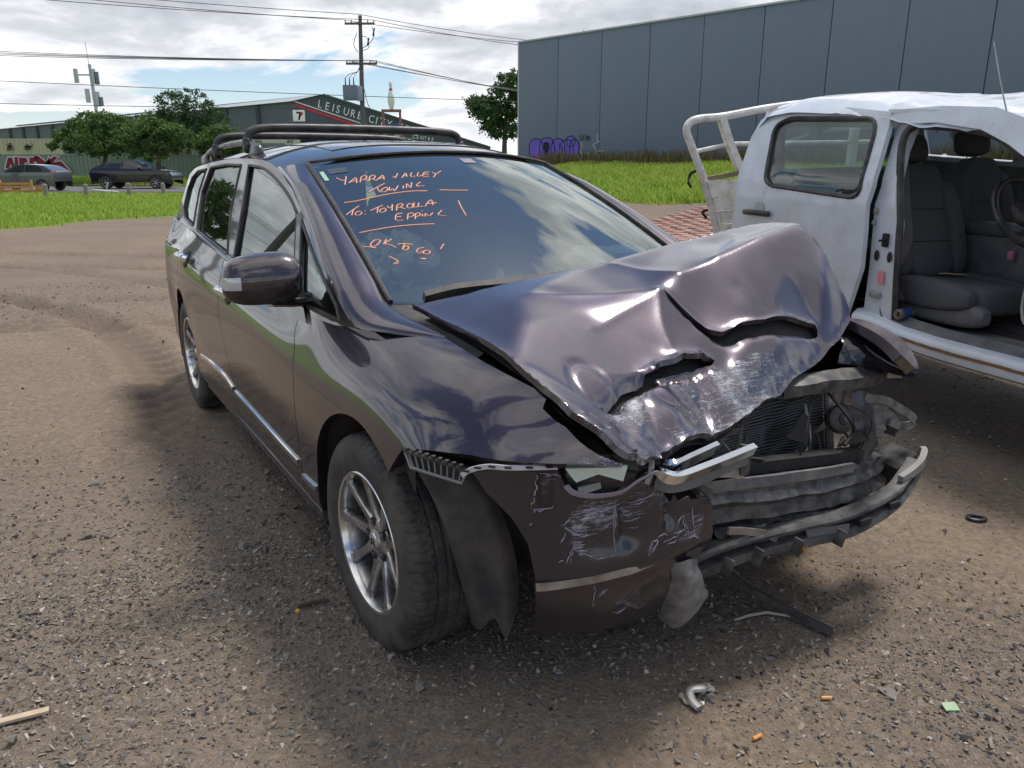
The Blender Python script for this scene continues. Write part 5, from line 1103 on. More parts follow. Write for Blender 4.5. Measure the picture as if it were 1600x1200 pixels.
# far side, back wall, front bulkhead
FW=rnd([(-1.88,1.50),(-1.84,1.69),(-1.10,1.62),(-1.0,1.44)],.06); FW2=rnd([(-.85,1.40),(-.9,1.60),(-.1,1.55),(.35,1.38)],.06)
upanel('far_door',[(-1.95,.50),(-1.97,1.72),(-.5,1.70),(.3,1.52),(.75,1.25),(.9,.5)],M_WHITE,0,.08,[FW,FW2],.03,mirror=True)
upanel('far_trim',[(-1.90,.55),(-1.92,1.46),(.60,1.30),(.80,.55)],M_GTRIM,.05,.1,(),0,mirror=True)
M_WG2=m_glass('clear_far_glass',(.92,.95,.94),1.3,.04); upanel('far_window',FW,M_WG2,.012,.1,(),0,mirror=True); upanel('far_window',FW2,M_WG2,.012,.1,(),0,mirror=True)
def wall_x(name,x,poly,holes,mat): P,T=cdt(resamp(poly,.06),.09,holes,.05); return new(name,*sheet(np.stack([np.full(len(P),x),P[:,0],P[:,1]],1),T,.03,(-1,0,0)),mat,UTE)
BW=rnd([(.38,1.28),(.34,1.68),(1.38,1.68),(1.34,1.28)],.07)
wall_x('cab_back',-1.80,[(.04,.5),(.02,1.25),(.20,1.78),(1.52,1.78),(1.70,1.25),(1.68,.5)],[BW],M_WHITE); 
P,T=cdt(BW,.12); new('rear_window',np.stack([np.full(len(P),-1.79),P[:,0],P[:,1]],1),T,M_WG,UTE)
new('cab_floor',*box((-.45,.86,.50),(2.7,1.55,.06)),M_DARK,UTE)
new('floor_mat',*box((.30,.45,.545),(.75,.55,.02),.006),M_GTRIM,UTE)
new('dash_panel',*superell((.95,.88,1.02),(.28,.80,.22),3.4,28,16),M_GTRIM,UTE); new('bulkhead',*box((1.18,.86,.85),(.06,1.6,.75),.02),M_DARK,UTE)
seat_d=seat(-.20,.46,M_GREY,UTE,.68,.50,.72,rec=20); seat_p=seat(-.62,1.26,M_GREY,UTE,.68,.50,.74,rec=12)
for x in (-1.45,): new('rear_bench',*join(superell((x,.86,.80),(.28,.70,.10),3.5,28,12),superell((x-.22,.86,1.08),(.09,.70,.32),3.5,28,14)),M_GREY,UTE)
new('seat_base',*superell((-.18,.30,.645),(.36,.06,.07),3.5,24,12),M_GTRIM,UTE); new('seat_lever',*superell((-.36,.225,.70),(.08,.018,.045),2.6,18,10),M_GTRIM,UTE)
new('centre_console',*join(box((-.30,.86,.86),(.62,.20,.34),.04)),M_GTRIM,UTE); new('console_lid',*box((-.36,.84,1.055),(.34,.20,.075),.03),simple('leather_grey',(.10,.105,.11),.4),UTE)
st=empty('steering_wheel',(.16,.45,1.18),parent=UTE); st.rotation_euler=(0,R(58),0)
new('wheel_ring',*tube([(.19*math.cos(t),.19*math.sin(t),0) for t in np.linspace(0,6.283,41)],.017,8,False),M_BLACK,st); new('wheel_hub',*superell((0,0,.0),(.07,.08,.035),3,18,10),M_BLACK,st)
ribbon('seat_belt',[(-.44,.19,1.50),(-.40,.21,1.25),(-.33,.20,1.02),(-.33,.16,.90),(-.36,.13,.75),(-.33,.10,.62),(-.30,.10,.575)],.046,.003,simple('belt_webbing',(.10,.10,.105),.8,var=.1),up=(.4,.9,0),parent=UTE,nz=.004)
new('belt_buckle',*box((-.12,.72,.93),(.03,.03,.05),.006),simple('pink_buckle',(.65,.22,.38),.5),UTE)
sp=empty('door_speaker',(.66,.02,.83),parent=UTE); sp.rotation_euler=(0,0,R(-35))
new('speaker_ring',*lathe([(.085,-.03),(.105,-.035),(.112,-.02),(.105,.0),(.07,.05)],32),simple('speaker_frame',(.30,.29,.27),.6,var=.3),sp); new('speaker_cone',*lathe([(0,.01),(.025,.0),(.03,.012),(.07,-.012),(.088,-.024)],32),simple('cone_grey',(.10,.10,.10),.8),sp)
new('speaker_cable',*tube(crspline([(.66,.05,.92),(.56,.06,.93),(.53,.07,1.02),(.50,.10,1.10),(.56,.2,1.12)],24),.004,6),M_WPL,UTE); new('cable_plug',*box((.52,.09,1.10),(.05,.02,.035),.005),M_WPL,UTE)
new('antenna',*tube([(.21,.18,1.62),(.12,.19,1.80),(.038,.2,1.985)],[.004,.003,.002],6),M_RAW,UTE)
ribbon('roof_trim',[(-.56,.17,1.705),(-.1,.18,1.67),(.3,.2,1.58)],.02,.02,M_WHITE,parent=UTE)
new('front_wing',*superell((1.75,.86,.88),(.75,.84,.30),4,30,18),M_WHITE,UTE); 
for y in (.12,1.60):
    for x in (1.85,-2.75): w=new('road_wheel',*xf(join(lathe([(.20,-.11),(.34,-.12),(.37,-.09),(.375,0),(.37,.09),(.34,.12),(.20,.11)],40),lathe([(.0,-.06),(.08,-.07),(.19,-.10),(.2,-.05)],30)),(x,y,.372)),M_RUB,UTE)
new('chassis',*join(*[box((-.9,y,.50),(5.0,.10,.14),.01) for y in (.45,1.27)]),M_DARK,UTE)
# tray with bent headboard rack
M_CREAM=simple('cream_rack_paint',(.72,.71,.67),.5,var=.10,dirt=(.50,.44,.36),dscale=14)
tr=empty('tray',(0,0,0),parent=UTE)

SQ=[(-1,-1),(1,-1),(1,1),(-1,1)]
fr_=crspline([(-2.1,.12,.70),(-2.1,.047,.93),(-2.1,-.058,1.218),(-2.1,-.13,1.38),(-2.1,-.215,1.55),(-2.1,-.262,1.655),(-2.1,-.235,1.715),(-2.1,-.15,1.742),(-2.1,.032,1.76),(-2.1,.406,1.825),(-2.1,.80,1.87),(-2.1,1.2,1.87),(-2.1,1.6,1.86),(-2.1,1.75,1.82),(-2.1,1.80,1.70),(-2.1,1.80,1.2),(-2.1,1.80,.70)],110)
new('rack_frame',*tube(fr_,.029,10),M_CREAM,tr)
for pts in ([(-2.1,.016,1.755),(-2.1,.103,1.566),(-2.1,.23,1.35)],[(-2.1,1.2,1.93),(-2.1,1.2,1.35)]): new('rack_post',*tube(crspline(pts,12),.027,sec=SQ),M_CREAM,tr)
new('rack_rail',*tube([(-2.1,-.20,1.505),(-2.1,.11,1.566)],.016,8),M_CREAM,tr); new('rack_rail',*tube([(-2.1,.11,1.566),(-2.1,1.80,1.60)],.016,8),M_CREAM,tr)
for i,(za,zb,o) in enumerate(((1.32,1.20,0),(1.195,1.10,.02),(1.095,1.0,0),(.995,.86,.02))):
    f=lambda z:np.interp(z,[.8,.93,1.218,1.32],[.10,.06,-.045,-.09])
    V=[(-2.08+o,f(za),za-.02),(-2.08+o,1.78,za+.05),(-2.08+o,1.78,zb+.05),(-2.08+o,f(zb),zb-.02)]; V+=[(x+.02,y,z) for x,y,z in V]; new('headboard_panel',V,[(0,1,2,3),(7,6,5,4),(0,4,5,1),(1,5,6,2),(2,6,7,3),(3,7,4,0)],M_CREAM,tr,smooth=False)
new('headboard_top',*tube([(-2.10,-.10,1.31),(-2.10,.25,1.36),(-2.1,1.78,1.40)],.016,sec=SQ),simple('rusty_edge',(.20,.16,.11),.8,var=.4),tr)
ribbon('tie_strap',[(-2.13,-.15,1.37),(-2.16,-.18,1.34),(-2.15,-.20,1.29),(-2.14,-.17,1.25)],.02,.006,M_DARK,parent=tr,nz=.01); ribbon('tie_strap',[(-2.13,-.02,1.08),(-2.16,-.05,1.06),(-2.15,-.02,1.02)],.02,.006,M_DARK,parent=tr,nz=.01)
# things lying in the door opening
cn=empty('drink_can',(2.12+.27908*-.22+.96027*.14,4.0-.96027*-.22+.27908*.14,.612),R(-60),'silver and blue drink can lying on the door sill of the utility','can')
cv=lathe([(0,-.06),(.024,-.06),(.026,-.057),(.032,-.048),(.033,.045),(.027,.056),(.025,.06),(0,.058)],24,'y'); new('can_body',*cv,M_RAW,cn); new('can_print',*lathe([(.0335,-.035),(.0335,.03)],24,'y'),simple('can_blue',(.05,.10,.35),.3,.4),cn); new('can_opening',*superell((0.006,-.061,.004),(.010,.001,.014),2,12,6),M_DARK,cn)
pk=empty('torn_cardboard',(2.12+.27908*-.30+.96027*.42,4.0-.96027*-.30+.27908*.42,.80),R(-50),'torn tan cardboard piece on the driver seat of the utility','cardboard')
new('flap',[(0,0,.02),(.12,.01,.025),(.13,.07,.02),(.01,.06,.018),(0,0,.016),(.12,.01,.021),(.13,.07,.016),(.01,.06,.014)],[(0,1,2,3),(7,6,5,4),(0,4,5,1),(1,5,6,2),(2,6,7,3),(3,7,4,0)],simple('card_tan',(.50,.36,.18),.8),pk,smooth=False)
# ------------------------------------------------------------------ dark blue factory
FD=np.array([.7081,-.7061]); FN=np.array([-.7061,-.7081]); F0=np.array([.37,45.])
FAC=empty('factory_building',(F0[0],F0[1],0),math.atan2(FD[1],FD[0]),'large dark blue factory with tilt-up wall panels behind the grass','building')
def m_wall():
    q=N('blue_wall_paint'); v=q.co(); rn=q.n('ShaderNodeObjectInfo').outputs['Random']; st_=q.noise(2.2,7,.65,q.map(v,(1.6,1,.10)))
    c=q.mix(q.ramp(st_,[(.35,0.),(.75,.55)]),(.165,.20,.265),(.205,.24,.30)); c=q.mix(q.math('MULTIPLY',rn,.35),c,(.15,.185,.25)); lo=q.math('MULTIPLY',q.ramp(q.noise(3,7,.7,v),[(.4,0.),(.8,.4)]),1.); q.P(Base_Color=q.mix(lo,c,(.15,.17,.20)),Roughness=.75); q.bump(q.noise(16,5,.6,v),.12,.01); return q.m
M_BLUE=m_wall(); M_CAP=simple('grey_flashing',(.42,.45,.48),.5,.3)
PW=2.86
# local x runs along the wall toward the camera's right, local y points back into the building
for i in range(12): new('wall_panel',*box((PW*(i+.5)+.0,.10,4.3),(PW-.035,.2,6.9),.008),M_BLUE,FAC)
new('panel_joint',*box((PW*6,.17,4.3),(PW*12-.1,.2,6.86)),simple('joint_dark',(.03,.04,.055),.8),FAC)
new('roof_flashing',*box((PW*6,.10,7.80),(PW*12+.1,.30,.09),.01),M_CAP,FAC)
new('end_wall',*box((.06,9.0,4.3),(.12,17.6,6.88)),M_BLUE,FAC); new('roof_slab',*box((PW*6,9.1,7.6),(PW*12-.4,17.6,.1)),M_CAP,FAC)
new('corner_flashing',*box((-.02,.05,4.3),(.10,.14,6.92),.01),M_CAP,FAC)
new('roof_vent',*join(xf(lathe([(.0,.6),(.22,.6),(.22,.5),(.13,.48),(.13,0)],16,'z'),(2.38,2.0,7.6))),M_CAP,FAC); new('roof_pipe',*tube([(2.85,2.0,7.6),(2.85,2.0,8.3)],.03,6),M_CAP,FAC)
def decal(pts,y=-.008,step=None): return [(x,y,z) for x,z in pts],[tuple(range(len(pts)))]
def blob(cx,cz,rx,rz,n=24,sq=2.6): return [(cx+rx*math.copysign(abs(math.cos(a))**(2/sq),math.cos(a)),cz+rz*math.copysign(abs(math.sin(a))**(2/sq),math.sin(a))) for a in np.linspace(0,2*math.pi,n,endpoint=False)]
def m_graf():
    q=N('graffiti_purple'); z=q.n('ShaderNodeSeparateXYZ',{0:q.co()}).outputs[2]; q.P(Base_Color=q.ramp(q.math('MULTIPLY',q.math('ADD',z,q.math('MULTIPLY',q.noise(6,4),.3)),.3),[(.54,(.42,.10,.30)),(.68,(.17,.12,.55)),(.9,(.15,.10,.50))]),Roughness=.7); return q.m
GR=empty('wall_graffiti',(F0[0],F0[1],0),math.atan2(FD[1],FD[0]),'purple and pink bubble graffiti with black outlines on the factory wall','graffiti')
M_GP=m_graf(); M_INK=simple('black_spray',(.012,.012,.02),.8); M_WSP=simple('white_spray',(.50,.55,.60),.8,var=.2,vscale=20)
for k,(cx,cz,rx,rz) in enumerate(((1.35,2.25,.52,.55),(2.15,2.22,.55,.62),(2.95,2.15,.50,.62),(3.55,2.05,.50,.66),(3.85,2.62,.30,.26),(4.1,2.1,.32,.62))):
    b=blob(cx,cz,rx,rz); V,F=decal(b,-.010-.003*k); new('letter_fill',V,F,M_GP,GR,smooth=False); pp=np.array([(x,-.014-.003*k,z) for x,z in b+b[:1]]); new('letter_outline',*tube(pp,.020,5,False),M_INK,GR)
V,F=decal(blob(2.12,2.38,.22,.24),-.034); new('letter_heart',V,F,M_INK,GR,smooth=False); V,F=decal([(1.98,2.25),(2.26,2.25),(2.24,1.85),(2.14,1.85),(2.13,2.1),(2.09,2.1),(2.08,1.85),(2.0,1.85)],-.033); new('letter_heart',V,F,M_INK,GR,smooth=False)
for pts in ([(3.0,2.5),(3.3,2.25),(3.25,1.8)],[(2.6,2.6),(2.75,2.2),(2.65,1.75)],[(4.55,2.95),(4.5,2.7),(4.62,2.68)],[(4.7,2.9),(4.68,2.66)],[(4.82,2.9),(4.95,2.8),(4.8,2.68)],[(5.0,2.85),(5.15,2.8),(5.1,2.66),(4.98,2.7),(5.0,2.85)]): new('spray_line',*tube(crspline([(x,-.036,z) for x,z in pts],12),.018,5),M_INK,GR)
TG_=empty('white_tag',(F0[0],F0[1],0),math.atan2(FD[1],FD[0]),'white spray scribble on the factory wall beside the purple graffiti','graffiti')
for pts in ([(4.55,2.55),(4.62,2.3),(4.5,2.1),(4.62,1.9),(4.4,1.6)],[(5.62,2.95),(5.6,2.6),(5.75,2.55),(5.35,2.4),(5.5,2.2),(5.5,1.5)],[(5.55,1.95),(5.7,2.1),(6.1,2.08),(6.12,1.9)],[(4.8,1.75),(4.85,2.0),(5.05,2.0),(5.1,1.75)]): new('spray_line',*tube(crspline([(x,-.008,z) for x,z in pts],16),.022,5),M_WSP,TG_)
# ------------------------------------------------------------------ bowling centre
def txt(s,size,mat,name,parent,loc,rot,ext=.03,shear=0.):
    c=bpy.data.curves.new('t','FONT'); c.body=s; c.size=size; c.extrude=ext; c.resolution_u=2; c.shear=shear; o=bpy.data.objects.new('t',c); COL.objects.link(o); dg=bpy.context.evaluated_depsgraph_get(); me=bpy.data.meshes.new_from_object(o.evaluated_get(dg)); bpy.data.objects.remove(o); bpy.data.curves.remove(c)
    me.materials.clear(); me.materials.append(mat); q=bpy.data.objects.new(name,me); COL.objects.link(q); q.parent=parent; q.location=loc; q.rotation_euler=rot; return q
def letters(s,size,mat,parent,x0,y,z0,slope,step,wide=1.):
    x=x0
    for ch in s:
        if ch!=' ': o=txt(ch,size,mat,'letter',parent,(x,y,z0+(x-x0)*slope),(R(90),0,0)); o.scale=(wide,1,1); o.rotation_euler=(R(90),math.atan(-slope),0)
        x+=step*(.55 if ch in 'I ' else 1)
BW_=empty('bowling_centre',(-26.7,100,0),0,'long dark grey bowling centre shed with LEISURE CITY sign on its gable','building')
M_SHED=simple('shed_cladding',(.085,.10,.135),.7,var=.08,vscale=2); M_SROOF=simple('shed_roof',(.36,.38,.40),.6,var=.1)
M_RED=simple('sign_red',(.50,.03,.045),.5); M_SIGNW=simple('sign_white',(.80,.80,.80),.5)
# gable plane in local coords (x right, y back): apex at 3.7
gab=[(0,0),(0,8.94),(3.73,9.68),(18,5.35),(24,3.6),(24,0)]
V=[(x,0,z) for x,z in gab]; new('gable_wall',V+[(x,.3,z) for x,_,z in V],[tuple(range(5,-1,-1))[::-1]]+[tuple(range(6,12))[::-1]]+[(i,(i+1)%6,6+(i+1)%6,6+i)[::-1] for i in range(6)],M_SHED,BW_,smooth=False)
for i in range(60): new('cladding_rib',*box((.2+i*.4,-.02,float(np.interp(.2+i*.4,[0,3.73,18,24],[8.94,9.68,5.35,3.6]))/2),(.05,.05,float(np.interp(.2+i*.4,[0,3.73,18,24],[8.94,9.68,5.35,3.6]))-.1)),M_SHED,BW_,smooth=False)
eL=np.array([-85.,76.]) # far left corner of the long side
V=[(0,0,8.94),(eL[0],eL[1],8.94),(eL[0],eL[1],0),(0,0,0)]; new('side_wall',V,[(0,1,2,3)],M_SHED,BW_,smooth=False)
for i in range(1,14): t=i/14; new('wall_post',*box((eL[0]*t-.1,eL[1]*t-.15,4.4),(.5,.3,8.8)),simple('shed_post',(.05,.06,.08),.7) if i==1 else bpy.data.materials['shed_post'],BW_,smooth=False)
V=[(-.3,-.4,8.9),(3.73,-.4,9.72),(eL[0]+6,eL[1],9.75),(eL[0]-.3,eL[1]-.4,8.9)]; new('roof_left',V,[(0,1,2,3)],M_SROOF,BW_,smooth=False)
V=[(3.73,-.4,9.72),(24.3,-.4,3.5),(24.3+eL[0],eL[1],3.5),(3.73+eL[0],eL[1],9.72)]; new('roof_right',V,[(0,1,2,3)],M_SROOF,BW_,smooth=False)
sl_=-(9.68-5.35)/(18-3.73)
new('barge_board',*tube([(3.73,-.25,9.70),(24,-.25,3.55)],.10,sec=[(-1,-1),(1,-1),(1,1),(-1,1)]),M_SHED,BW_)
for nm,o,w,m in (('red_stripe',0,.30,M_RED),('white_stripe',.32,.12,M_SIGNW)):
    a=np.array([.1,8.85+o-.2]); b=np.array([18,8.85+o-.2+17.9*sl_*1.05]); V=[(a[0],-.08,a[1]),(b[0],-.08,b[1]),(b[0],-.08,b[1]-w),(a[0],-.08,a[1]-w)]; new(nm,V,[(0,1,2,3)],m,BW_,smooth=False)
letters('LEISURE CITY TEN',1.3,M_SIGNW,BW_,2.85,-.12,8.25,sl_*.92,.86,.82); letters('CENTRE',.62,M_SIGNW,BW_,14.4,-.12,4.62,sl_*.5,.46,.9)
lg=empty('logo_board',(0,0,0),parent=BW_); new('board',*box((.55,-.12,7.25),(1.5,.12,1.35),.1),M_SIGNW,lg)
new('logo_mark',[(.25,-.2,7.7),(.9,-.2,7.7),(.9,-.2,7.5),(.62,-.2,6.75),(.42,-.2,6.75),(.6,-.2,7.5),(.25,-.2,7.5)],[(0,1,2,3,4,5,6)],M_INK,lg,smooth=False); new('logo_triangle',[(.72,-.22,7.62),(1.15,-.22,7.62),(.93,-.22,7.2)],[(0,1,2)],M_RED,lg,smooth=False)
new('logo_board_lower',*box((.75,-.12,6.1),(1.4,.12,.5),.08),M_SIGNW,lg)
new('entrance_canopy',*box((-1.5,-4,4.1),(9,3,.9),.05),simple('canopy_cream',(.50,.48,.43),.7),BW_); txt('ENTRANCE',.62,simple('sign_brown',(.35,.12,.06),.6),'canopy_letters',BW_,(-5.9,-5.55,3.85),(R(90),0,0)); txt('AY',.62,M_INK,'canopy_letters',BW_,(.3,-5.55,3.85),(R(90),0,0)); new('canopy_window',*box((2.0+.9,-5.52,4.15),(2.0,.05,.4)),M_INK,BW_)
for x in (-30,-46): new('red_panel',*box((x,26.5*abs(x)/30,5.0),(1.6,.4,4.0)),M_RED,BW_)
# pin sign
PS=empty('bowling_pin_sign',(-11.55,78,0),0,'giant white bowling pin standing on a rusty red sign frame','sign')
new('pin',*xf(lathe([(0,0),(.17,.02),(.20,.1),(.30,.5),(.345,.82),(.33,1.1),(.24,1.5),(.155,1.75),(.13,1.9),(.15,2.1),(.17,2.25),(.15,2.42),(.08,2.52),(0,2.54)],24,'z'),(0.02,0,6.55)),M_SIGNW,PS)
new('pin_band',*xf(lathe([(.19,1.68),(.145,1.80),(.136,1.88)],24,'z'),(.02,0,6.55),(0,0,0),(1.03,1.03,1)),M_RED,PS)
M_FR=simple('rusty_frame',(.26,.11,.10),.7,var=.3)
new('sign_beam',*box((0,0,6.42),(1.9,.25,.25),.02),M_FR,PS)
for x in (-.82,.82): new('sign_post',*box((x,0,3.15),(.22,.22,6.3),.02),M_FR,PS)
for z,h_,m in ((4.75,.9,simple('sign_blue',(.04,.07,.28),.5)),(3.8,.7,simple('sign_pale',(.55,.58,.62),.5)),(2.9,.8,M_SIGNW)): new('sign_board',*box((0,-.06,z),(1.35,.08,h_),.01),m,PS)
for i in range(6): new('sign_print',*box((-.35+.14*i,-.11,4.72),(.08,.02,.14)),M_SIGNW,PS,smooth=False)
# ------------------------------------------------------------------ power pole and wires
PP=empty('power_pole',(-10.25,56,0),0,'grey timber power pole with crossarms and a pole-mounted transformer','power pole')
M_POLE=simple('weathered_timber',(.13,.125,.12),.85,var=.3,vscale=6,bump=.3,bscale=30); M_TR=simple('transformer_grey',(.17,.21,.25),.5,var=.1); M_WIRE=simple('wire_black',(.02,.02,.022),.6)
new('pole',*tube([(-.15,0,0),(.0,0,6),(.13,0,11.0)],[.19,.16,.12],12),M_POLE,PP)
for z,w in ((10.48,1.0),(8.0,1.05)): new('crossarm',*box((.1,-.14,z),(2*w,.12,.14),.02),M_POLE,PP)
for z,w in ((10.48,1.0),(8.0,1.05)):
    for t in (-.95,-.55,.55,.95): new('insulator',*xf(lathe([(0,.16),(.035,.15),(.05,.10),(.03,.06),(.05,.03),(.02,0)],10,'z'),(.1+t*w,-.14,z+.07)),simple('insulator_brown',(.12,.09,.08),.3) if (z>9 and t==-.95) else bpy.data.materials['insulator_brown'],PP)
tb=empty('transformer',(0,0,0),parent=PP); new('tank',*box((-.72,-.2,6.15),(.95,.7,.95),.04),M_TR,tb); new('cooling_fin',*box((-.12,-.2,6.1),(.35,.55,.95),.03),simple('fin_pale',(.30,.36,.40),.5),tb)
for k in range(3): new('bushing',*tube([(-1.05+.28*k,-.2,6.6),(-1.05+.28*k,-.2,7.1)],[.05,.03],8),M_WIRE,tb); new('bushing_lead',*tube(crspline([(-1.05+.28*k,-.2,7.1),(-.7+.2*k,-.2,7.35),(-.2,-.15,7.5),(.0,-.1,7.9)],14),.02,5),M_WIRE,tb)
for pts in ([(.15,-.2,9.7),(.55,-.2,9.6),(.65,-.2,9.0),(.2,-.2,8.8)],[(.9,-.2,10.3),(1.05,-.2,9.8),(.75,-.2,9.3),(.15,-.2,8.9)],[(-.1,-.2,9.9),(-.35,-.2,9.2),(-.1,-.2,8.7)],[(.2,-.2,6.4),(.35,-.2,5.6),(.55,-.2,5.1)]): new('jumper_lead',*tube(crspline(pts,16),.022,5),M_WIRE,PP)
for x,z in ((.62,9.35),(1.02,9.95)): new('fuse_switch',*tube([(x-.06,-.2,z-.25),(x+.06,-.2,z+.25)],.05,8),M_WIRE,PP)
ORD=('rearmost','second','third','frontmost')
def wire(a,b,sag,r,label,n=26):
    t=np.linspace(0,1,n); P=np.array(a)*(1-t)[:,None]+np.array(b)*t[:,None]; P[:,2]-=sag*4*t*(1-t); return new('overhead_wire',*tube(P,r,4),M_WIRE,label=label,cat='wire',group='overhead power lines')
X0,Y0=-10.25,56
for k,(dx,z0,dl) in enumerate(((-.9,10.7,0),(.1,11.05,.5),(1.0,10.7,-.2))):
    wire((X0+dx,Y0-.14,z0),(-62,48+k*.3,15.2+dl-.35*k),.7,.020,'high black wire running left from the pole top, %s'%('left insulator','tip of the pole','right insulator')[k]); wire((X0+dx,Y0-.14,z0),(22,68,10.9-.45*k+dl*.3),.9,.020,'high black wire running right to the factory from pole top, %s'%('left insulator','tip of the pole','right insulator')[k])
for k,dx in enumerate((-.9,-.5,.6,1.0)):
    wire((X0+dx,Y0-.14,8.2),(-62,50,9.9-.22*k),.5,.020,'low black wire running left from lower crossarm, insulator %s'%('at its left end','left of the pole','right of the pole','at its right end')[k]); wire((X0+dx,Y0-.14,8.2),(24,74,6.6-.35*k),.9,.020,'low black wire running right from lower crossarm, insulator %s'%('at its left end','left of the pole','right of the pole','at its right end')[k])
wire((-70,60,9.0),(30,60,5.2),.5,.022,'single thin wire crossing low behind the roof bars'); wire((-70,61,7.0),(-15,61,5.5),.3,.022,'lowest thin wire above the trees at the left')
# phone tower
CT=empty('phone_tower',(-76.6,150,0),0,'pale grey phone tower with panel antennas rising behind the trees','tower')
M_TOW=simple('galvanised',(.42,.44,.46),.5,.3); new('mast',*tube([(.2,0,0),(0,0,19)],[.40,.28],10),M_TOW,CT); new('whip',*tube([(-.1,0,19),(-.2,0,22.8)],.05,5),M_TOW,CT); new('antenna_arm',*box((-1.0,0,17.2),(3.2,.2,.25)),M_TOW,CT)
for x,z,h_ in ((-2.5,17.0,2.4),(.7,16.9,2.6),(1.2,16.6,2.2),(-.9,13.6,2.4),(.9,13.0,2.6),(1.4,12.6,1.6)): new('panel_antenna',*box((x,-.4,z),(.75,.35,h_),.06),M_TOW if h_>2.3 else simple('antenna_dark',(.14,.16,.2),.5),CT)
# ------------------------------------------------------------------ fences with graffiti
def fence(name,x0,y0,x1,y1,z0,z1,col,label,pitch=.32):
    L_=math.hypot(x1-x0,y1-y0); f=empty(name,(x0,y0,0),math.atan2(y1-y0,x1-x0),label,'fence'); m=simple(name+'_sheet',col,.65,var=.12,vscale=1.5)
    n=int(L_/pitch); w=L_/n
    for i in range(n): 
        x=i*w; V=[(x,0,z0),(x+w*.35,0,z0),(x+w*.5,-.05,z0),(x+w*.85,-.05,z0),(x+w,0,z0)]; V+=[(a,b,z1) for a,b,_ in V]; new('fence_sheet',V,[(k,k+1,k+6,k+5) for k in range(4)],m,f,smooth=False)
    new('fence_cap',*box((L_/2,0,z1+.04),(L_,.1,.09),.01),m,f); return f
fence('cream_fence',-46,66.2,-36.85,66,1.9,3.4,(.50,.46,.30),'cream ribbed metal fence with black tags above the green fence')
fence('green_fence',-46,62.2,-22,62,.0,2.15,(.22,.28,.22),'dull green ribbed metal fence along the far side of the road')
RG_=empty('red_graffiti',(-39.2,61.9,.22),0,'dark red angular graffiti lettering with white edges on green fence','graffiti')
M_DR=simple('graffiti_red',(.22,.012,.03),.7); M_GW=simple('graffiti_white',(.72,.70,.72),.7)
k=0
for pts in ([(.0,.95),(.35,1.75),(.7,1.75),(.75,.95),(.5,.95),(.5,1.3),(.3,.95)],[(.8,.95),(.85,1.8),(1.1,1.8),(1.05,.95)],[(1.15,.95),(1.2,1.75),(1.75,1.75),(1.85,1.45),(1.5,1.3),(1.9,.95),(1.6,.9),(1.4,1.2)],[(1.9,.95),(2.0,1.75),(2.6,1.8),(2.5,1.5),(2.25,1.4),(2.5,1.1),(2.2,.85)],[(2.6,.95),(2.45,1.8),(2.75,1.85),(3.3,1.35),(3.5,1.8),(3.6,1.35),(3.2,.9),(2.9,1.2)],[(3.3,.7),(3.1,1.3),(3.9,1.85),(4.2,1.8),(3.8,1.4),(4.4,1.5),(5.0,.75),(4.6,.6),(4.2,1.15),(3.8,.55)]):
    k+=1; q=np.array(pts); o_=inset(q,-.07); new('letter_edge',[(a,-.09,b) for a,b in o_],[tuple(range(len(q)))],M_GW,RG_,smooth=False); new('letter_fill',[(a,-.10,b) for a,b in q],[tuple(range(len(q)))],M_DR,RG_,smooth=False)
BT=empty('black_tags',(-41.8,66,0),0,'black spray tags on the cream fence','graffiti')
for cx in (.6,2.2,3.9):
    for j in range(5): a=rng.uniform(-.35,.35,(4,2)); new('spray_line',*tube(crspline([(cx+p[0],-.08,2.85+p[1]*.9) for p in a],14),.025,4),M_INK,BT)
YS=empty('yellow_sign',(-26.5,64,0),0,'yellow advertising board on legs behind the roadside trees','sign'); new('board',*box((0,0,1.9),(2.1,.1,1.05),.01),simple('sign_yellow',(.55,.40,.04),.6),YS); txt('SALE',.62,simple('sign_ink_green',(.03,.12,.06),.6),'sign_letters',YS,(-.1,-.07,1.5),(R(90),0,0))
for x in (-.9,.9): new('leg',*box((x,.05,.8),(.1,.1,1.6)),M_POLE,YS)
new('yard_shed',*join(box((-23.5,70,1.6),(9,5,3.2),.03)),simple('shed_grey',(.17,.19,.22),.7,var=.1),label='low grey shed half hidden behind the roadside trees',cat='shed')
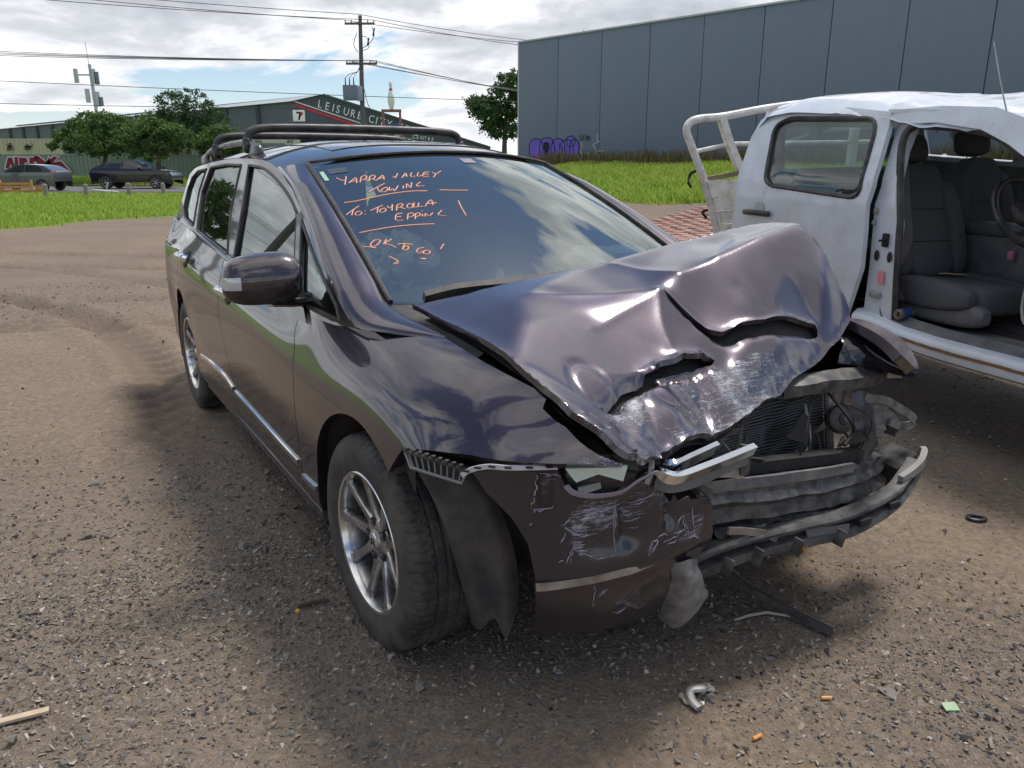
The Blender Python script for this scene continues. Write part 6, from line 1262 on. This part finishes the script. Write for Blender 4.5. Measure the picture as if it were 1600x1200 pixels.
# ------------------------------------------------------------------ trees
def m_leaf(name,c1,c2,c3):
    q=N(name); r=q.n('ShaderNodeNewGeometry').outputs['Random Per Island']; q.P(Base_Color=q.ramp(r,[(0,c1),(.55,c2),(1,c3)]),Roughness=.55,Specular_IOR_Level=.35)
    tr_=q.n('ShaderNodeBsdfTranslucent',{'Color':q.ramp(r,[(0,c2),(1,c3)])}); q.set(q.o.inputs[0],q.n('ShaderNodeMixShader',{0:.3,1:q.b.outputs[0],2:tr_.outputs[0]}).outputs[0]); return q.m
M_LEAF=m_leaf('leaf_green',(.035,.075,.018),(.075,.145,.032),(.14,.22,.05)); M_LEAF2=m_leaf('leaf_dark',(.025,.055,.022),(.05,.10,.036),(.09,.15,.05)); M_BARK=simple('bark',(.11,.085,.065),.9,var=.35,vscale=5,bump=.4,bscale=20)
def tree(name,label,x,y,h,blobs,trunk,leaf,n=5200,ls=.16,group=None,z0=None):
    t=empty(name,(x,y,gz1(x,y) if z0 is None else z0),0,label,'tree',group)
    B=np.array(blobs,float); w=(B[:,3]*B[:,4]*B[:,3]); w/=w.sum(); V=[];F=[]
    # clumps of leaves spread through each lobe, denser near its skin
    cl=[]
    for b,p in zip(B,w):
        for _ in range(max(6,int(p*n/26))):
            d=rng.normal(size=3); d/=np.linalg.norm(d); r=rng.uniform(.55,1.05); cl.append((b[0]+d[0]*b[3]*r,b[1]+d[1]*b[3]*r,b[2]+d[2]*b[4]*r,.30*b[3]*rng.uniform(.5,1)))
    cl=np.array(cl); k=26; c=np.repeat(cl,k,0); m=len(c); P=c[:,:3]+rng.normal(size=(m,3))*c[:,3:4]*np.array([.5,.5,.36])
    u=rng.normal(size=(m,3)); u/=np.linalg.norm(u,axis=1)[:,None]; v=np.cross(u,rng.normal(size=(m,3))); v/=np.linalg.norm(v,axis=1)[:,None]; s=ls*rng.uniform(.5,1.2,m)[:,None]
    Q=np.stack([P-u*s,P+v*s*.45,P+u*s,P-v*s*.45],1).reshape(-1,3); i=np.arange(m)*4; new('crown',Q,np.stack([i,i+1,i+2,i+3],1).tolist(),leaf,t,smooth=False)
    parts=[tube(crspline(trunk,14),np.linspace(trunk_r(h),trunk_r(h)*.5,14),8)]
    tp=np.array(trunk[-1]); mid=np.array(trunk[len(trunk)//2])
    for b in B: parts.append(tube(crspline([mid*.4+tp*.6,(tp+b[:3])/2+np.array([0,0,-.1*b[4]]),b[:3]],8),np.linspace(trunk_r(h)*.5,.02,8),6))
    new('trunk',*join(*parts),M_BARK,t); return t
def trunk_r(h): return .035*h
tree('roadside_tree','broad green tree leaning over the dark coupe-shaped car',-29.2,57,5.2,[(-1.6,0,3.4,1.5,1.0),(-.3,.3,4.1,1.6,1.0),(1.2,0,3.9,1.6,1.1),(2.6,.2,3.1,1.5,1.0),(.4,-.6,2.9,1.8,.9),(-2.4,.1,3.0,1.1,.7),(3.3,.1,2.3,1.2,.8)],[(.3,0,0),(.0,0,1.0),(.4,0,2.2),(.4,0,2.8)],M_LEAF,9000,.15)
tree('tall_tree','tall feathery grey-green tree rising behind the roadside trees',-25.6,63,6.8,[(-1.9,0,4.6,1.4,1.2),(-.6,.2,5.7,1.4,1.3),(1.2,0,5.7,1.4,1.3),(2.2,.3,4.4,1.4,1.3),(.4,0,3.8,1.9,1.1)],[(.2,0,0),(.1,0,1.6),(.3,0,3.2)],M_LEAF2,9000,.13)
tree('kerbside_tree','slim-trunked tree by the kerb in front of the dark car',-22.0,50,4.2,[(-1.6,0,3.0,.9,.6),(-.2,.2,3.5,1.1,.7),(1.2,0,3.3,1.0,.6),(.3,0,2.6,1.1,.6),(-.3,.4,1.0,.35,.4)],[(0,0,0),(-.05,0,1.3),(.05,0,2.4)],M_LEAF,6500,.13)
tree('roadside_tree','low spreading tree beside the people mover roof, by the yellow sign',-22.6,60,4.6,[(.2,0,3.0,1.3,.9),(1.8,.2,2.7,1.3,.8),(3.2,0,2.4,1.1,.7),(1.0,.3,3.6,1.2,.7)],[(-.5,0,0),(-.2,0,1.2),(.4,0,2.2)],M_LEAF,7000,.14)
tree('corner_tree','dark round-topped tree beside the corner of the factory',-.9,75,8.6,[(-.9,0,4.6,2.0,.9),(-1.8,.2,5.6,1.7,.9),(.3,0,6.4,1.5,1.1),(.9,.2,7.4,1.5,1.1),(1.6,0,5.6,1.6,1.2),(0,0,3.4,1.8,.9)],[(.2,0,0),(.2,0,2),(.3,0,4)],M_LEAF2,10000,.19,z0=1.2)
tree('small_tree','low green shrub in front of the bowling centre, seen under the roof bars',-13.2,80,4.8,[(-2.0,0,3.1,1.6,.9),(-.2,.2,3.9,1.7,1.0),(1.5,0,3.4,1.5,.9),(.2,.2,2.2,2.2,1.0)],[(0,0,0),(0,0,1.4),(0,0,2.4)],M_LEAF,7000,.17)
for i,(x,y,h_) in enumerate(((-47,-14,7.5),(-38,-22,9.5),(-29,-16,6))): pass
# trees and a pole on the camera's side of the yard, seen mirrored in the car's side windows
tree('yard_tree','tall tree mirrored in the rear side window',-31.5,38.0,7.5,[(-1,0,4.6,1.5,1.2),(.6,.4,5.6,1.6,1.3),(1.2,-.3,4.3,1.3,1.0),(-.3,.2,6.6,1.2,1.0)],[(0,0,0),(.1,0,1.8),(.2,0,3.4)],M_LEAF,6000,.2)
tree('yard_tree','small bushy tree mirrored beside the tall tree in the rear window',-37,40,4,[(0,0,2.4,1.3,1.0),(1,.5,2.0,1.2,.8)],[(0,0,0),(0,0,1.0),(0,0,1.6)],M_LEAF2,3500,.18)
PQ=empty('yard_pole',(-16.2,17.6,0),0,'leaning timber pole mirrored in the front side window','power pole'); new('pole',*tube([(0,0,0),(0,0,7.6)],[.16,.11],10),M_POLE,PQ); new('crossarm',*box((0,0,7.3),(1.8,.12,.12),.01),M_POLE,PQ)
# ------------------------------------------------------------------ cars on the road, posts
def bgcar(name,label,x,y,rz,prof,glass,wb,wr,wid,col,cat='car',face=1):
    c=empty(name,(x,y,gz1(x,y)+.03),rz,label,cat); P=np.array(prof); m=simple(name+'_paint',col,.25,.3,coat=1.)
    ar=lambda cx:[(cx+wr*1.12*math.cos(R(a)),wr+wr*1.12*math.sin(R(a))) for a in np.linspace(0,180,9)]
    top=[tuple(p) for p in crspline(P,44)]; base=[]
    zb=wr*.62
    out=top+[(top[-1][0],zb)]
    for cx in (wb[1],wb[0]): out+= [(a,max(b,zb)) for a,b in ar(cx)]   # wheel openings along the bottom edge, front to back
    out+=[(top[0][0],zb)]
    A=np.array(out); n=len(A); V=[];F=[]; ys=[-1,-.985,-.93,.93,.985,1]
    A2,T2=cdt(A,.12)
    def half(z): return wid/2*(1-.20*sm((z-.95)/.55)-.03*sm((.5-z)/.3))
    S=[]
    for s in (-1,1): new('body_side',*sheet(np.stack([A2[:,0],s*half(A2[:,1]),A2[:,1]],1),T2,.03,(0,s,0)),m,c,ang=40)
    tp=np.array(top); V=[];k=len(tp)
    for a,z in tp:
        for s in (-1,-.7,0,.7,1): V.append((a,s*float(half(z)),z+.02*(1-s*s)))
    new('body_top',V,[(i*5+j,i*5+j+1,(i+1)*5+j+1,(i+1)*5+j) for i in range(k-1) for j in range(4)],m,c,ang=50)
    for s in (-1,1):
        for g in glass: q=np.array(rnd(g,.06,4)); new('side_window',[(a,s*(float(half(z))+.012),z) for a,z in q],[tuple(range(len(q)))],M_BGG,c,smooth=False)
    for cx in wb:
        for s in (-1,1):
            w=empty('wheel',(cx,s*(wid/2-.11),wr),0 if s<0 else math.pi,parent=c); new('tyre',*lathe([(wr*.66,-.10),(wr*.93,-.11),(wr,-.08),(wr,.08),(wr*.93,.11),(wr*.6,.11)],28),M_RUB,w)
            new('rim',*join(lathe([(0,-.07),(.06,-.08),(.07,-.05)],12),*[xf(box((wr*.36,-.075,0),(wr*.62,.03,.045),.006),(0,0,0),(0,2*math.pi*i/7,0)) for i in range(7)],lathe([(wr*.66,-.10),(wr*.62,-.085),(wr*.64,-.02)],28)),M_RIM,w); new('wheel_well',*lathe([(wr*.64,-.02),(0,-.015)],20),M_DARK,w)
    return c,half
M_BGG=simple('dark_car_glass',(.03,.035,.04),.06,coat=1.)
# heading along +x (right) ; profile from rear to front
suv,hf=bgcar('coupe_suv','black coupe-shaped four wheel drive on the road beyond the bollards',-23.0,48.9,R(4),[(-2.35,.55),(-2.38,.85),(-2.30,1.12),(-2.0,1.30),(-1.3,1.55),(-.5,1.70),(.2,1.68),(.75,1.45),(1.15,1.18),(1.8,1.08),(2.3,.95),(2.42,.70),(2.40,.5)],[[(-1.65,1.22),(-1.25,1.47),(-.55,1.58),(-.5,1.18)],[(-.42,1.18),(-.45,1.60),(.18,1.57),(.68,1.33),(.72,1.16)]],(-1.5,1.42),.38,1.95,(.012,.013,.018))
for s in (-1,1): new('tail_lamp',*box((-2.22,s*.72,1.0),(.30,.30,.13),.03),simple('bg_red_lamp',(.5,.02,.05),.2,coat=1) if s<0 else bpy.data.materials['bg_red_lamp'],suv)
new('number_plate',*box((-2.41,0,.72),(.02,.5,.12)),M_SIGNW,suv); new('headlamp',*box((2.22,-.72,.90),(.25,.28,.14),.04),simple('bg_lamp',(.6,.62,.65),.15,coat=1),suv); new('mirror',*superell((.55,-1.02,1.22),(.08,.1,.08),2.4,14,8),M_GLOSSB,suv)
hat,hf=bgcar('hatchback','grey hatchback at the left edge behind the orange timber seat',-27.1,44.6,R(178),[(-2.0,.5),(-2.02,.8),(-1.95,1.02),(-1.75,1.18),(-1.35,1.36),(-.6,1.42),(.1,1.37),(.75,1.10),(1.1,.98),(1.7,.88),(2.0,.66),(2.02,.45)],[[(-1.45,1.05),(-1.25,1.30),(-.45,1.37),(-.42,1.02)],[(-.35,1.02),(-.38,1.37),(.1,1.33),(.66,1.06),(.7,.99)]],(-1.28,1.28),.31,1.72,(.10,.11,.125))
new('tail_lamp',*box((-1.86,.66,.98),(.24,.25,.22),.04),bpy.data.materials['bg_red_lamp'],hat)
for i,(x,y,tl) in enumerate(((-23.6,35.6,-.03),(-21.2,36,.05),(-19.35,36,.03),(-18.1,37.5,.0),(-16.9,38.5,-.06))):
    b=empty('timber_bollard',(x,y,gz1(x,y)),0,('weathered timber bollard at the left edge of the frame','weathered timber bollard in front of the grey hatchback rear wheel','weathered timber bollard second from the hatchback, leaning slightly','weathered timber bollard in front of the black car rear wheel','rightmost leaning timber bollard beside the slim tree trunk')[i],'bollard','timber bollards along the verge')
    new('post',*xf(tube([(0,0,-.1),(0,0,.50),(0,0,.57),(0,0,.60)],[.105,.10,.085,.04],10),(0,0,0),(0,tl,0)),simple('bollard_timber',(.24,.22,.20),.9,var=.3,vscale=9,bump=.4,bscale=30) if i==0 else bpy.data.materials['bollard_timber'],b)
sb=empty('bed_frame',(-25.1,40.2,gz1(-25.1,40.2)),R(5),'orange timber bed frame dumped on the grass by the grey hatchback','furniture'); M_OR=simple('orange_timber',(.50,.24,.08),.6,var=.2)
for x in (-.75,.75): new('leg',*box((x,0,.34),(.09,.10,.68),.01),M_OR,sb)
for z in (.16,.34,.50): new('slat',*box((0,0,z),(1.45,.04,.13),.006),M_OR,sb)
new('end_board',*box((.95,.3,.22),(.35,.03,.35),.006),M_OR,sb)
dp=empty('dumped_pipe',(-20.3,39.5,gz1(-20.3,39.5)+.12),0,'pale scrap lengths lying on the grass between the bollards','scrap'); new('length',*tube([(-.6,0,.1),(.2,.1,.03),(.7,0,.0)],.05,6),M_WPL,dp); new('length',*tube([(-.1,.3,0),(.1,.25,.45)],.035,6),M_WPL,dp)
new('star_picket',*tube([(-25.0,56.5,0),(-25.15,56.5,1.3)],.05,5),M_DARK,label='thin black star picket by the road behind the black car',cat='post')
x,y=scatter_mask(60000,-45,-6,54.3,61.5,lambda x,y:np.full(len(x),1.)); blades('roadside_weeds',x,y,rng.uniform(.1,.55,len(x))*(1+.6*noise3(p3(x,y),.4,15)),.03,MAT_GRASS,'rough weeds on the far side of the road under the trees','weeds')
# ------------------------------------------------------------------ litter in the yard
def gnd(x,y,d=0.): return (x,y,gz1(x,y)+d)
def on_ground(P,d): return [(a,b,gz1(a,b)+d) for a,b in P]
tm=empty('trim_strip',(0,0,0),0,'long black rubber trim strip lying on the gravel under the bumper','trim strip')
tsx=crspline([(.66,2.425,.13),(.70,2.40,.10),(.78,2.32,.05),(.86,2.24,.03),(.93,2.16,.022),(.995,2.09,.02)],50); tsx[:,2]+=[gz1(a,b) for a,b in tsx[:,:2]]
new('strip_face',*tube(tsx,1,sec=[(-.012,-.010),(.012,-.008),(.014,.006),(-.006,.012)],up=(0,0,1)),M_BLACK,tm); new('strip_edge',*tube(tsx+np.array([.010,.006,.012]),.0022,5),M_RAW,tm)
new('twig',*tube(on_ground([(.715,2.17),(.77,2.195),(.83,2.21),(.895,2.19)],.012),[.004,.005,.005,.004],6),simple('dry_twig',(.38,.34,.29),.9,var=.2),label='pale dry twig lying across the black trim strip',cat='twig')
sh=empty('bent_metal_piece',gnd(.521,1.79),R(20),'shiny bent metal bracket with torn cloth on the dirt','scrap'); new('bracket',*tube(crspline([(-.03,-.035,.012),(-.035,.0,.016),(-.02,.03,.022),(.02,.028,.02),(.035,.045,.015)],20),[.011]*20,8,sec=[(math.cos(a)*.8,math.sin(a)*1.3) for a in np.linspace(0,6.28,9)[:-1]]),M_RAW,sh); new('cloth_bit',*crumple((.03,.035,.01),(.028,.022,.012),5,.5,2.2,16,10),simple('cloth_tan',(.40,.34,.27),.9),sh); new('cloth_bit',*crumple((-.045,.02,.008),(.012,.03,.009),7,.5,2.2,14,8),bpy.data.materials['cloth_tan'],sh)
def butt(x,y,rz,c,label): o=new('cigarette_butt',*xf(tube([(-.014,0,.005),(.014,0,.005)],.0048,8),gnd(x,y,.003),(0,0,rz)),simple('butt_'+label[:6].strip(),c,.8,var=.15),label=label,cat='cigarette butt')
butt(.627,1.645,R(30),(.75,.30,.08),'orange cigarette butt on the dirt below the bent metal piece'); butt(.865,1.80,R(0),(.70,.38,.15),'tan cigarette butt between the grey stones at the right')
new('green_chip',*xf(([(-.022,-.012,0),(.02,-.014,0),(.024,.012,.004),(-.018,.014,.002),(-.022,-.012,.004),(.02,-.014,.004),(.024,.012,.008),(-.018,.014,.006)],[(4,5,6,7),(3,2,1,0),(0,1,5,4),(1,2,6,5),(2,3,7,6),(3,0,4,7)]),gnd(1.181,1.758,.006),(.1,.1,.2)),simple('chip_green',(.30,.42,.26),.4),smooth=False,label='pale green plastic chip on the gravel at lower right',cat='plastic chip')
new('rubber_ring',*xf(tube([(.034*math.cos(a),.026*math.sin(a),.008) for a in np.linspace(0,6.283,25)],.008,8,False),gnd(1.919,2.907,.0)),M_BLACK,label='small black rubber ring on the dirt right of the bumper',cat='ring')
new('timber_stick',*xf(box((0,0,.008),(.15,.022,.010),.002),gnd(-1.31,1.715,.004),(0,0,R(25))),simple('stick_timber',(.48,.38,.27),.85,var=.2,vscale=30),label='flat pale timber stick at the left edge of the foreground',cat='stick')
new('dark_stick',*xf(tube([(-.05,0,.01),(0,.004,.012),(.05,0,.01)],[.007,.008,.006],6),gnd(-.66,2.26),(0,0,R(25))),simple('stick_dark',(.07,.05,.04),.9),label='short dark stick on the gravel left of the front tyre',cat='stick')
new('amber_chip',*xf(box((0,0,.008),(.014,.012,.012),.003),gnd(-.70,2.215),(0,0,.4)),simple('chip_amber',(.70,.38,.06),.4),label='small amber lens chip beside the dark stick',cat='lens chip')
new('amber_clip',*xf(superell((0,0,.03),(.012,.012,.03),2.4,12,8),gnd(1.10,2.64)),simple('clip_amber',(.5,.22,.05),.5),label='amber clip standing in the gravel below the torn lower lip',cat='clip')
MB_=simple('broken_plastic',(.02,.02,.022),.5)
for i,(x,y,s,lab) in enumerate(((.225,2.10,.03,'black broken plastic shard under the bumper bottom edge'),(.36,2.12,.022,'small black plastic shard right of the larger one under bumper'),(-.03,2.08,.018,'dark stone-like shard in the shade by the front tyre'))): rocks('plastic_shard',1,np.array([gnd(x,y)]),np.array([s*2]),MB_,label=lab,cat='shard')
for i,(x,y,s,lab) in enumerate(((-1.27,1.63,.055,'large grey stone at lower left below the timber stick'),(-1.02,2.66,.06,'flat dark stone among the gravel at the left'),(1.055,1.83,.05,'dark flat stone left of the green chip'),(-.36,1.62,.05,'brown half buried stone in the dirt at lower centre left'),(.40,1.62,.035,'rounded grey stone in the foreground dirt'))): rocks('large_stone',1,np.array([gnd(x,y)]),np.array([s]),MAT_STONE,.5,label=lab,cat='stone')

# tiny crash fragments below the damage: glass crumbs and plastic splinters, beyond counting
def fragments():
    n=420; x=rng.normal(size=n)*.38+.62; y=rng.normal(size=n)*.26+2.12; k=(np.hypot(x,y)>1.2); x=x[k]; y=y[k]; z=gz(x,y); s=.004*(.018/.004)**(rng.uniform(0,1,len(x))**2.2); q=N('fragment'); r=q.n('ShaderNodeNewGeometry').outputs['Random Per Island']
    q.P(Base_Color=q.ramp(r,[(0,(.012,.012,.014)),(.45,(.03,.028,.032)),(.62,(.10,.08,.12)),(.78,(.35,.36,.36)),(.92,(.60,.62,.62)),(1,(.5,.08,.08))]),Roughness=.35)
    rocks('crash_fragments',len(x),np.stack([x,y,z+.001],1),s,q.m,.18,kind='stuff',label='small broken plastic and glass fragments on the ground below the bumper',cat='debris')
fragments()
